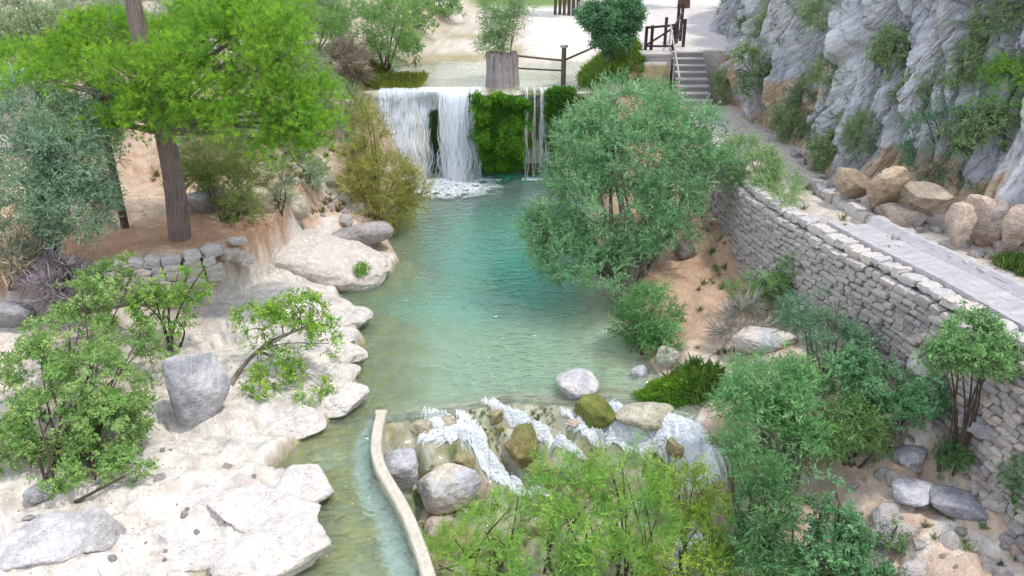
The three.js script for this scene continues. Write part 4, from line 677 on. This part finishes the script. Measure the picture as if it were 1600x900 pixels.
plant('dry_shrub', 'straw-coloured dry bush at the far left edge of the bank', 'shrub', gr(25, 450), { seed: 39, blobs: [B(25, 400, -13.1, 80, 80, 1, .8)], leaf: 'twig', size: 0.34, color: [0.42, 0.36, 0.24], color2: [0.5, 0.44, 0.34], gap: -0.4 });
plant('moss_tuft', 'small green plant growing on the nose of the long pale boulder', 'plant', onY(563, 428, 0.5), { seed: 40, stems: 0, blobs: [B(563, 420, -16.3, 26, 22)], leaf: 'broad', size: 0.14, color: G.lush, color2: G.lush2 });
// above the falls
plant('shrub', 'tall feathery green tree on the left bank above the waterfall', 'tree', gr(600, 118), { seed: 41, stems: 2, stemR: 0.05, blobs: [B(560, 40, -28, 120, 90), B(610, 50, -28, 90, 110), B(630, 20, -29, 60, 70), B(500, 60, -27, 90, 100), B(600, 95, -27, 50, 40)], leaf: 'feather', size: 0.45, color: [0.09, 0.20, 0.045], color2: [0.20, 0.30, 0.10] });
plant('dry_shrub', 'brownish half-bare shrub under the feathery tree', 'shrub', gr(550, 140), { seed: 42, blobs: [B(545, 100, -26, 70, 80)], leaf: 'twig', size: 0.4, color: [0.28, 0.24, 0.18], color2: [0.36, 0.32, 0.25], gap: -0.4 });
{ const c = onZ(785, 100, -26.4), base = V(c.x, 2.6, -26.2);
  const root = plant('stump_tree', 'pale young tree sprouting from a thick ribbed grey trunk above the falls', 'tree', base, { seed: 43, stems: 3, stemR: 0.03, spread: 0.7, bark: M.barkGrey, blobs: [B(780, 40, -26.8, 70, 60, 1, .8), B(790, 10, -27, 90, 50, 1, .8), B(770, 70, -26.6, 60, 30, 1, .6)], leaf: 'narrow', size: 0.34, color: [0.14, 0.24, 0.10], color2: [0.24, 0.33, 0.16], gap: -0.1 });
  const R = rng(44); for (let i = 0; i < 13; i++) { const a = i / 13 * 6.28, r = 0.42, p = V(Math.cos(a) * r, 0, Math.sin(a) * r * 0.7); mesh('trunk', tube([V(p.x * 1.1, -0.1, p.z * 1.1), V(p.x, 0.6, p.z), V(p.x * (0.95 + 0.1 * R()), 1.05 + 0.1 * R(), p.z)], 0.125, 0.09 + 0.03 * R(), 6, 7), M.barkPale, root); } mesh('trunk_core', new THREE.CylinderGeometry(0.36, 0.42, 1.0, 14), M.barkPale, root).position.y = 0.5; }
{ const base = gr(950, 108); plant('round_tree', 'round dark green tree with short trunk by the log fence', 'tree', base, { seed: 45, trunk: [base.clone().setY(base.y - .1), base.clone().add(V(0.03, 0.6, 0)), base.clone().add(V(0, 1.3, 0))], r0: 0.13, r1: 0.09, fork: 0.7, stems: 2, bark: M.barkGrey, blobs: PB(base, [[960, 30, 110, 80, .2], [930, 25, 70, 50, .2], [985, 25, 60, 60, .2], [955, 65, 80, 40, .5]]), dens: 1.4, leaf: 'broad', size: 0.28, color: [0.05, 0.14, 0.055], color2: [0.10, 0.21, 0.10] }); }
{ const R = rng(46); const base = gr(885, 24); const root = plant('far_tree', 'cluster of grey trunks standing at the far edge of the white gravel', 'tree', base, { seed: 46, stems: 0, blobs: [{ c: base.clone().add(V(0, 4.2, 0)), r: V(2.6, 1.2, 2), dens: 1 }], leaf: 'broad', size: 0.5, color: G.dark, color2: G.dark2 }); for (let i = 0; i < 6; i++) { const x = (i - 2.5) * 0.24; mesh('trunk', tube([V(x, -0.1, 0), V(x + 0.06 * (R() - .5), 1.6, 0), V(x * 1.4, 3.4, 0)], 0.09, 0.07, 5, 6), M.barkDark, root); } }
plant('hedge', 'dark green hedge closing the far end of the gravel', 'hedge', V(-1.5, height(-1.5, -53), -53), { seed: 47, stems: 1, spread: 6, blobs: [-7, -4.5, -2, 0.5, 3, 5.5].map(x => ({ c: V(x, height(x, -53) + 0.55, -53), r: V(1.6, 0.8, 1), dens: 1 })), leaf: 'broad', size: 0.5, color: [0.08, 0.20, 0.03], color2: [0.14, 0.28, 0.04] });
{ const base = gr(1068, 12); plant('far_tree', 'dark tree with thick foot beyond the timber railing', 'tree', base, { seed: 48, trunk: [base.clone().setY(base.y - .1), base.clone().add(V(0, 1, 0)), base.clone().add(V(0.1, 3, 0))], r0: 0.3, r1: 0.15, stems: 2, bark: M.barkDark, blobs: [{ c: base.clone().add(V(-0.6, 3.6, 0)), r: V(1.6, 1, 1.4), dens: 1 }], leaf: 'broad', size: 0.45, color: G.dark, color2: G.dark2 }); }
plant('shrub', 'dense tree mass on the hillside left of the gravel', 'tree', gr(650, 30), { seed: 49, stems: 1, blobs: [B(690, 8, -42, 80, 40), B(650, 20, -36, 60, 60), B(640, 70, -30, 40, 60, 1, .6)], leaf: 'broad', size: 0.4, color: [0.08, 0.17, 0.05], color2: [0.17, 0.27, 0.09] });
for (const [u, v, z, w, h, s, l] of [[30, 40, -22, 160, 90, 51, 'grey-green bush at the top of the left hillside under pine boughs'], [330, 200, -21, 130, 70, 52, 'dull olive scrub on the hillside behind the dark domed bush'], [460, 120, -22, 110, 110, 53, 'leafy bush between the big pine and the feathery tree'], [250, 20, -24, 200, 80, 54, 'grey-green scrub high behind the pine crown'], [110, 200, -19, 130, 80, 55, 'dark scrub behind the slender pine trunk'], [400, 20, -26, 160, 90, 56, 'leafy green scrub above the right side of the pine crown'], [490, 20, -29, 110, 80, 57, 'pale green scrub next to the feathery tree'], [540, 165, -24.6, 70, 60, 58, 'olive scrub on the bank beside the veil of the falls'], [475, 265, -20.5, 60, 50, 59, 'olive tuft among the broken stones of the hillside'], [130, 20, -25, 160, 80, 60, 'green scrub on the hilltop left of the pine trunk']])
  plant('shrub', l, 'shrub', (() => { const c = onZ(u, v, z); return V(c.x, height(c.x, z), z); })(), { seed: s, blobs: [B(u, v, z, w, h), B(u + w * 0.3, v + h * 0.2, z + 0.4, w * 0.6, h * 0.6)], leaf: s % 2 ? 'narrow' : 'feather', size: 0.36, color: G.olive, color2: G.sage2, gap: -0.25 });
// moss curtains on the ledge: one cushion of leaves over the tufa
function mossOn(label, seed, n, fn, size, c1, c2, name = 'moss') {
  const R = rng(seed), im = new THREE.InstancedMesh(SPRAY.moss, LEAF, n), m = new THREE.Matrix4(), q = new THREE.Quaternion(), col = new THREE.Color();
  for (let i = 0; i < n; i++) { const p = fn(R); q.setFromEuler(new THREE.Euler(0.9 + R() * 0.8, R() * 6, R())); const s = size * (0.6 + 0.8 * R()); m.compose(p, q, V(s, s, s)); im.setMatrixAt(i, m); const t = R(), k = 0.75 + 0.5 * R(); im.setColorAt(i, col.setRGB(lerp(c1[0], c2[0], t) * k, lerp(c1[1], c2[1], t) * k, lerp(c1[2], c2[2], t) * k)); }
  im.name = numbered(name); im.userData = { kind: 'stuff', label, category: 'moss' }; im.castShadow = im.receiveShadow = true; scene.add(im); leafCount += n;
}
const gauss = R => (R() + R() + R() - 1.5) / 1.5;
mossOn('thick bright green moss curtain hanging beside the main fall', 61, 4200, R => { let y = 0.12 + 2.83 * R(), x = -0.32 + gauss(R) * (0.95 - 0.18 * sst(1.5, 0.4, y)); x += 0.28 * noise(y * 1.9, 3.3) + 0.10 * noise(y * 6, 8.8); if (y > 2.65 + 0.35 * noise(x * 2.4, 7.7)) y -= 0.4; const l = fbm(x * 1.6, y * 1.3, 88, 2); if (y < 0.3 + 0.9 * fbm(x * 2.2, 1, 89, 2)) y += 0.5; return V(x, y, Math.max(faceZ(x, Math.min(y, 2.7)), -25.4) + 0.04 + 0.55 * sst(-0.25, 0.4, l) + 0.14 * R()); }, 0.30, G.moss, G.moss2);
mossOn('smaller bright moss cushion right of the thin water strands', 62, 1300, R => { const y = 0.7 + 2.15 * Math.sqrt(R()), x = 1.5 + gauss(R) * 0.5; return V(x, y, faceZ(x, Math.min(y, 2.7)) + 0.05 + 0.22 * R()); }, 0.32, G.moss, [0.14, 0.30, 0.03]);
mossOn('dark green moss strip in the gap between veil and main fall', 65, 260, R => { const y = 0.2 + 1.9 * R(), x = -2.47 + gauss(R) * 0.16; return V(x, y, faceZ(x, y) + 0.05); }, 0.2, [0.05, 0.15, 0.04], [0.09, 0.2, 0.05]);
mossOn('patchy dark moss on the tufa behind the main fall', 63, 500, R => { const y = 0.3 + 2.2 * R(), x = -1.3 + gauss(R) * 0.3; return V(x, y, faceZ(x, y) + 0.03); }, 0.2, [0.06, 0.13, 0.03], [0.12, 0.18, 0.06]);
mossOn('olive moss patches on the wet tufa weir', 64, 700, R => { for (let k = 0; k < 30; k++) { const x = -2 + 5 * R(), z = interp(LIP, x) + 0.1 + 1.5 * R(); if (fbm(x * 1.6, z * 1.6, 92, 2) > 0.12) return V(x, lower(x, z) + 0.01, z); } return V(0.5, lower(0.5, -11), -11); }, 0.10, [0.14, 0.19, 0.03], [0.26, 0.28, 0.06]);
function groundCover(name, label, cat, seed, n, fn, leaf, size, c1, c2, up = 0) {
  const R = rng(seed), P = []; for (let i = 0; i < n; i++) { const p = fn(R); if (p) P.push(p); }
  const im = new THREE.InstancedMesh(SPRAY[leaf], LEAF, P.length), m = new THREE.Matrix4(), q = new THREE.Quaternion(), col = new THREE.Color();
  P.forEach((p, i) => { q.setFromEuler(new THREE.Euler((R() - .5) * 0.5, R() * 6, (R() - .5) * 0.5)); const s = size * (0.6 + 0.8 * R()); m.compose(p, q, V(s, s, s)); im.setMatrixAt(i, m); const t = R(), k = 0.75 + 0.5 * R(); im.setColorAt(i, col.setRGB(lerp(c1[0], c2[0], t) * k, lerp(c1[1], c2[1], t) * k, lerp(c1[2], c2[2], t) * k)); });
  im.name = numbered(name); im.userData = { kind: 'stuff', label, category: cat }; im.castShadow = im.receiveShadow = true; scene.add(im); leafCount += P.length;
}
const onLand = (R, x0, x1, z0, z1) => { const x = lerp(x0, x1, R()), z = lerp(z0, z1, R()); return V(x, height(x, z) - 0.02, z); };
groundCover('grass', 'bright green grass slope between the log fence and the abutment', 'grass', 71, 2400, R => { const p = onLand(R, 1.9, 4.1, -28.4, -25.3); return p.y > 2.72 ? p : null; }, 'grass', 0.24, [0.15, 0.36, 0.03], [0.32, 0.46, 0.07]);
groundCover('grass', 'lime green grass patch at the left end of the waterfall lip', 'grass', 72, 700, R => { const p = onLand(R, -5.4, -3.0, -28, -25.5); return p; }, 'grass', 0.22, [0.20, 0.27, 0.02], [0.30, 0.34, 0.04]);
groundCover('grass', 'green grass verge between the stone kerb and the cliff', 'grass', 73, 420, R => { const z = lerp(-12.0, -9.5, R()), x = interp(WALL, z) + 1.95 + 0.5 * R(); return V(x, height(x, z), z); }, 'grass', 0.18, [0.10, 0.25, 0.02], [0.2, 0.32, 0.05]);
groundCover('grass', 'bright green mossy grass mound at the right end of the weir', 'grass', 74, 1500, R => { const c = onGround(1052, 622, 0), a = R() * 6.28, r = Math.sqrt(R()) * (0.85 + 0.8 * noise(Math.cos(a) * 1.7, Math.sin(a) * 1.7, 55)); const x = c.x + Math.cos(a) * r * 0.66, z = c.z + Math.sin(a) * r * 0.4; return V(x, height(x, z) + 0.22 * (1 - r * r) * (1 + fbm(x * 3, z * 3)), z); }, 'moss', 0.24, [0.11, 0.28, 0.012], [0.22, 0.40, 0.02]);
groundCover('grass', 'long green grass blades sprouting round the mossy mound', 'grass', 78, 260, R => { const c = onGround(1058, 622, 0), a = R() * 6.28, r = 0.3 + 0.8 * R(), x = c.x + Math.cos(a) * r * 0.7, z = c.z + Math.sin(a) * r * 0.42; return height(x, z) > -0.02 ? V(x, height(x, z) + 0.1 * Math.max(0, 1 - r), z) : null; }, 'grass', 0.24, [0.09, 0.24, 0.02], [0.24, 0.36, 0.05]);
groundCover('weeds', 'dry weeds scattered over the left hillside', 'weeds', 75, 260, R => onLand(R, -9, -4.4, -24.5, -18.5), 'grass', 0.18, [0.22, 0.22, 0.08], [0.34, 0.30, 0.16]);
groundCover('weeds', 'low green weeds along the earth slope below the wall', 'weeds', 76, 260, R => { const p = onLand(R, 3.0, 6.8, -18, -7); return noise(p.x * 0.9, p.z * 0.9, 77) > 0.02 ? p : null; }, 'grass', 0.14, [0.15, 0.25, 0.07], [0.28, 0.34, 0.14]);
// right bank shrubs
plant('shrub', 'wide blue-green bush in the middle of the right bank', 'shrub', gr(1225, 765), { seed: 81, stems: 3, bark: M.barkGrey, blobs: PB(gr(1225, 765), [[1215, 600, 160, 100, -.5], [1160, 640, 90, 110, -.2], [1260, 635, 150, 110, -.3], [1215, 685, 170, 90], [1310, 590, 90, 80, -.4], [1180, 735, 80, 70, .2, .7]]), leaf: 'narrow', size: 0.26, color: [0.085, 0.23, 0.08], color2: [0.20, 0.34, 0.14], gap: -0.14 });
plant('shrub', 'dense dark-leaved bush against the foot of the stone wall', 'shrub', gr(1395, 690), { seed: 82, stems: 3, bark: M.barkGrey, blobs: PB(gr(1395, 690), [[1400, 600, 130, 100], [1365, 640, 90, 90, .1], [1440, 625, 80, 90, .1], [1335, 575, 70, 70, -.2]]), leaf: 'broad', size: 0.22, color: [0.065, 0.18, 0.07], color2: [0.14, 0.26, 0.13], gap: -0.12 });
plant('small_tree', 'small tree with thin bare stems in front of the stone wall', 'tree', gr(1492, 728), { seed: 83, stems: 3, stemR: 0.022, spread: 0.2, bark: M.barkDark, blobs: PB(gr(1492, 728), [[1520, 525, 140, 80, .1], [1480, 560, 90, 60, .2], [1555, 560, 90, 70, .2]]), leaf: 'broad', size: 0.2, color: [0.085, 0.20, 0.06], color2: [0.17, 0.28, 0.11], gap: -0.1 });
plant('plant', 'dark leafy plant at the foot of the small bare-stemmed tree', 'plant', gr(1492, 735), { seed: 84, stems: 2, blobs: PB(gr(1492, 735), [[1492, 715, 50, 36, .05]]), leaf: 'narrow', size: 0.16, color: G.dark, color2: G.dark2 });
plant('shrub', 'light green climber straggling over the top of the stone wall', 'shrub', (() => { const z = -14.6, x = interp(WALL, z) - 0.5; return V(x, height(x, z), z); })(), { seed: 85, stems: 2, stemR: 0.012, blobs: [B(1245, 430, -14.2, 60, 110, .6, .6), B(1215, 455, -14.2, 80, 60, .6, .6), B(1160, 460, -14, 80, 60, 1, .6)], leaf: 'narrow', size: 0.22, color: [0.10, 0.22, 0.06], color2: [0.2, 0.30, 0.12], gap: -0.05 });
plant('shrub', 'pale green creeper where the stone wall runs behind the broad tree', 'shrub', (() => { const z = -17.4, x = interp(WALL, z) + 0.5; return V(x, height(x, z), z); })(), { seed: 86, stems: 2, stemR: 0.012, blobs: [B(1185, 265, -18, 80, 60), B(1215, 285, -17, 80, 50, 1, .8), B(1160, 240, -19, 70, 60), B(1225, 310, -16.2, 60, 40, 1, .5)], leaf: 'narrow', size: 0.24, color: [0.13, 0.24, 0.08], color2: [0.26, 0.34, 0.16], gap: -0.1 });
plant('shrub', 'bluish bush in front of the stone wall above the white slab', 'shrub', gr(1285, 600), { seed: 87, stems: 3, bark: M.barkGrey, blobs: PB(gr(1285, 600), [[1290, 530, 110, 90], [1250, 495, 70, 80, -.1, .8], [1340, 545, 70, 70, .1, .8], [1300, 480, 60, 50, -.1, .6]]), leaf: 'narrow', size: 0.22, color: [0.075, 0.17, 0.085], color2: [0.15, 0.24, 0.15], gap: -0.08 });
plant('dry_shrub', 'bare grey branching twigs standing over the white slab', 'shrub', gr(1145, 560), { seed: 88, stems: 3, stemR: 0.02, bark: M.barkGrey, blobs: [B(1165, 505, -13, 90, 70, 1, .35)], leaf: 'twig', size: 0.4, color: [0.30, 0.28, 0.25], color2: [0.4, 0.38, 0.34] });
plant('shrub', 'dark green bush at the lower edge of the right earth slope', 'shrub', gr(1300, 905), { seed: 89, stems: 3, blobs: PB(gr(1300, 905), [[1310, 840, 120, 110], [1350, 890, 110, 90, .2], [1270, 880, 90, 90, .2], [1305, 780, 60, 70, -.2, .7]]), leaf: 'broad', size: 0.2, color: [0.06, 0.17, 0.065], color2: [0.14, 0.26, 0.12], gap: -0.1 });
plant('shrub', 'dark shaded bush beside the lower cascade', 'shrub', gr(1200, 905), { seed: 90, stems: 3, blobs: PB(gr(1200, 905), [[1200, 790, 100, 110], [1190, 860, 120, 100, .2], [1230, 890, 90, 80, .2], [1145, 700, 70, 110, -.3, .7], [1200, 740, 70, 70, -.2, .6]]), leaf: 'narrow', size: 0.24, color: [0.06, 0.17, 0.06], color2: [0.14, 0.25, 0.10], gap: -0.15 });
plant('shrub', 'green bush at the far right end of the earth slope', 'shrub', gr(1598, 800), { seed: 91, stems: 2, blobs: [B(1600, 745, -9, 60, 90), B(1590, 790, -8.6, 50, 40, 1, .6)], leaf: 'narrow', size: 0.2, color: [0.06, 0.17, 0.06], color2: [0.14, 0.25, 0.10] });
plant('shrub', 'light green bush between the wide blue-green bush and the wall foot', 'shrub', gr(1330, 720), { seed: 92, stems: 2, blobs: PB(gr(1330, 720), [[1335, 660, 90, 80], [1300, 690, 60, 60, .1, .7], [1365, 690, 50, 50, .1, .6]]), leaf: 'narrow', size: 0.2, color: [0.12, 0.25, 0.06], color2: [0.22, 0.32, 0.12], gap: -0.1 });
plant('shrub', 'low olive bush on the earth slope beside the grey rocks', 'shrub', gr(1400, 860), { seed: 93, stems: 2, blobs: PB(gr(1400, 860), [[1395, 835, 60, 50, 0, .7]]), leaf: 'broad', size: 0.16, color: [0.08, 0.16, 0.06], color2: [0.16, 0.24, 0.1], gap: -0.1 });
// foreground thicket below the weir
const fg = [[760, 840, -8.6, [[745, 850, -8.6, 150, 120], [700, 880, -8.2, 110, 110], [790, 810, -8.9, 110, 100]], 'yellow-green feathery bush growing against the curved concrete wall', G.spring, G.spring2],
[880, 860, -8.6, [[875, 760, -9.2, 130, 110], [905, 830, -8.6, 140, 130], [850, 890, -8, 140, 100]], 'feathery green bush below the brown mossy rock', [0.09, 0.24, 0.04], G.spring2],
[1000, 860, -8.6, [[985, 750, -9.3, 130, 100], [1010, 820, -8.6, 140, 120], [960, 890, -8, 150, 100], [940, 745, -9.4, 90, 70]], 'fresh green bush in front of the widest white water', [0.10, 0.25, 0.045], G.spring2],
[1110, 850, -8.8, [[1075, 770, -9.2, 110, 100], [1110, 830, -8.8, 110, 110], [1050, 880, -8.1, 90, 80], [1120, 890, -8.2, 90, 80]], 'olive-tinged feathery bush beside the last white water', [0.12, 0.24, 0.03], [0.28, 0.36, 0.05]]];
fg.forEach(([u, v, z, bs, l, a, b], i) => { const c = onZ(u, v, z); plant('shrub', l, 'shrub', V(c.x, height(c.x, z), z), { seed: 100 + i, stems: 3, spread: 0.8, blobs: bs.map(q => B(...q)), dens: 0.72, leaf: i % 2 ? 'narrow' : 'feather', size: 0.24, color: a, color2: b, gap: -0.06, gapF: 2.2, group: 'thicket below the weir' }); });
// shrubs on the cliff
const cliffR = rng(501);
groundCover('scrub', 'low grey-green scrub clinging to cracks across the cliff face', 'scrub', 502, 5200, R => { const a = lerp(8, cliffLen - 3, R()), y = 0.5 + 7 * R(); if (fbm(a * 0.55 - 0.15 * y, y * 0.4 + 0.2 * a, 61, 3) < 0.07) return null; return cliffPoint(a, y); }, 'narrow', 0.24, [0.15, 0.22, 0.10], [0.28, 0.34, 0.20]);
const cl = [[1180, 110, 70, 80, 'grey-green scrub low on the cliff edge by the stairs'], [1265, 150, 60, 50, 'round green shrub in a cliff crevice'], [1250, 50, 110, 80, 'grey-green scrub filling the high cliff gully'], [1195, 30, 60, 60, 'mixed green scrub at the cliff top by the stairs'], [1480, 220, 90, 110, 'dark blue-green bush on the cliff ledge over the row of rocks'], [1565, 150, 80, 110, 'bright green bush on the right cliff shoulder'], [1400, 90, 70, 60, 'thin pale scrub on the cliff between grey slabs'], [1560, 45, 90, 50, 'dry olive scrub on the high right of the cliff'], [1355, 210, 44, 60, 'small olive tuft in a dark cliff crack'], [1550, 215, 90, 60, 'spreading green scrub beside the dark blue-green bush'], [1240, 200, 60, 50, 'olive scrub halfway down the cliff behind the creeper'], [1320, 120, 70, 60, 'olive-grey scrub in the middle of the cliff face'], [1430, 150, 60, 60, 'pale green tuft above the dark blue-green bush'], [1300, 20, 80, 50, 'grey-green scrub at the top of the cliff gully'], [1510, 100, 70, 60, 'dull green scrub under the dry olive scrub'], [1290, 240, 50, 50, 'low scrub at the cliff foot over the brown blocks'], [1145, 150, 44, 60, 'thin green scrub against the cliff foot by the stairs']];
cl.forEach(([u, v, w, h, l], i) => { // where the pixel's ray meets the cliff
  const d = ray(u, v); let best = null, bd = 1e9;
  for (let a = 10; a < cliffLen - 4; a += 0.25) for (let y = 0; y < 6.5; y += 0.2) { const p = cliffPoint(a, y), t = p.z / d[2], q = V(d[0] * t, CAM_H + d[1] * t, p.z), e = q.distanceTo(p) + 0.004 * t; if (e < bd) { bd = e; best = p; } }
  w *= 1.35; h *= 1.3; const k = pxm(best); plant('cliff_shrub', l, 'shrub', best, { seed: 120 + i, stems: 3, stemR: 0.015, spread: 0.1, blobs: [{ c: best.clone().add(V(-0.12, 0.1, 0.12)), r: V(w / 2 / k, h / 2 / k, w / 2.6 / k), dens: 1 }, { c: best.clone().add(V(w * 0.35 / k, -h * 0.2 / k, 0.1)), r: V(w / 3 / k, h / 3 / k, w / 3 / k), dens: 0.7 }], leaf: i % 3 ? 'narrow' : 'broad', size: 0.24, color: i === 5 ? G.lush : i === 4 ? [0.06, 0.14, 0.07] : [0.12, 0.19, 0.08], color2: i === 5 ? G.lush2 : i === 4 ? [0.10, 0.2, 0.11] : [0.2, 0.27, 0.13], gap: -0.15, group: 'scrub growing on the cliff' });
});
console.log('leaf sprays', leafCount);

renderer.render(scene, camera);
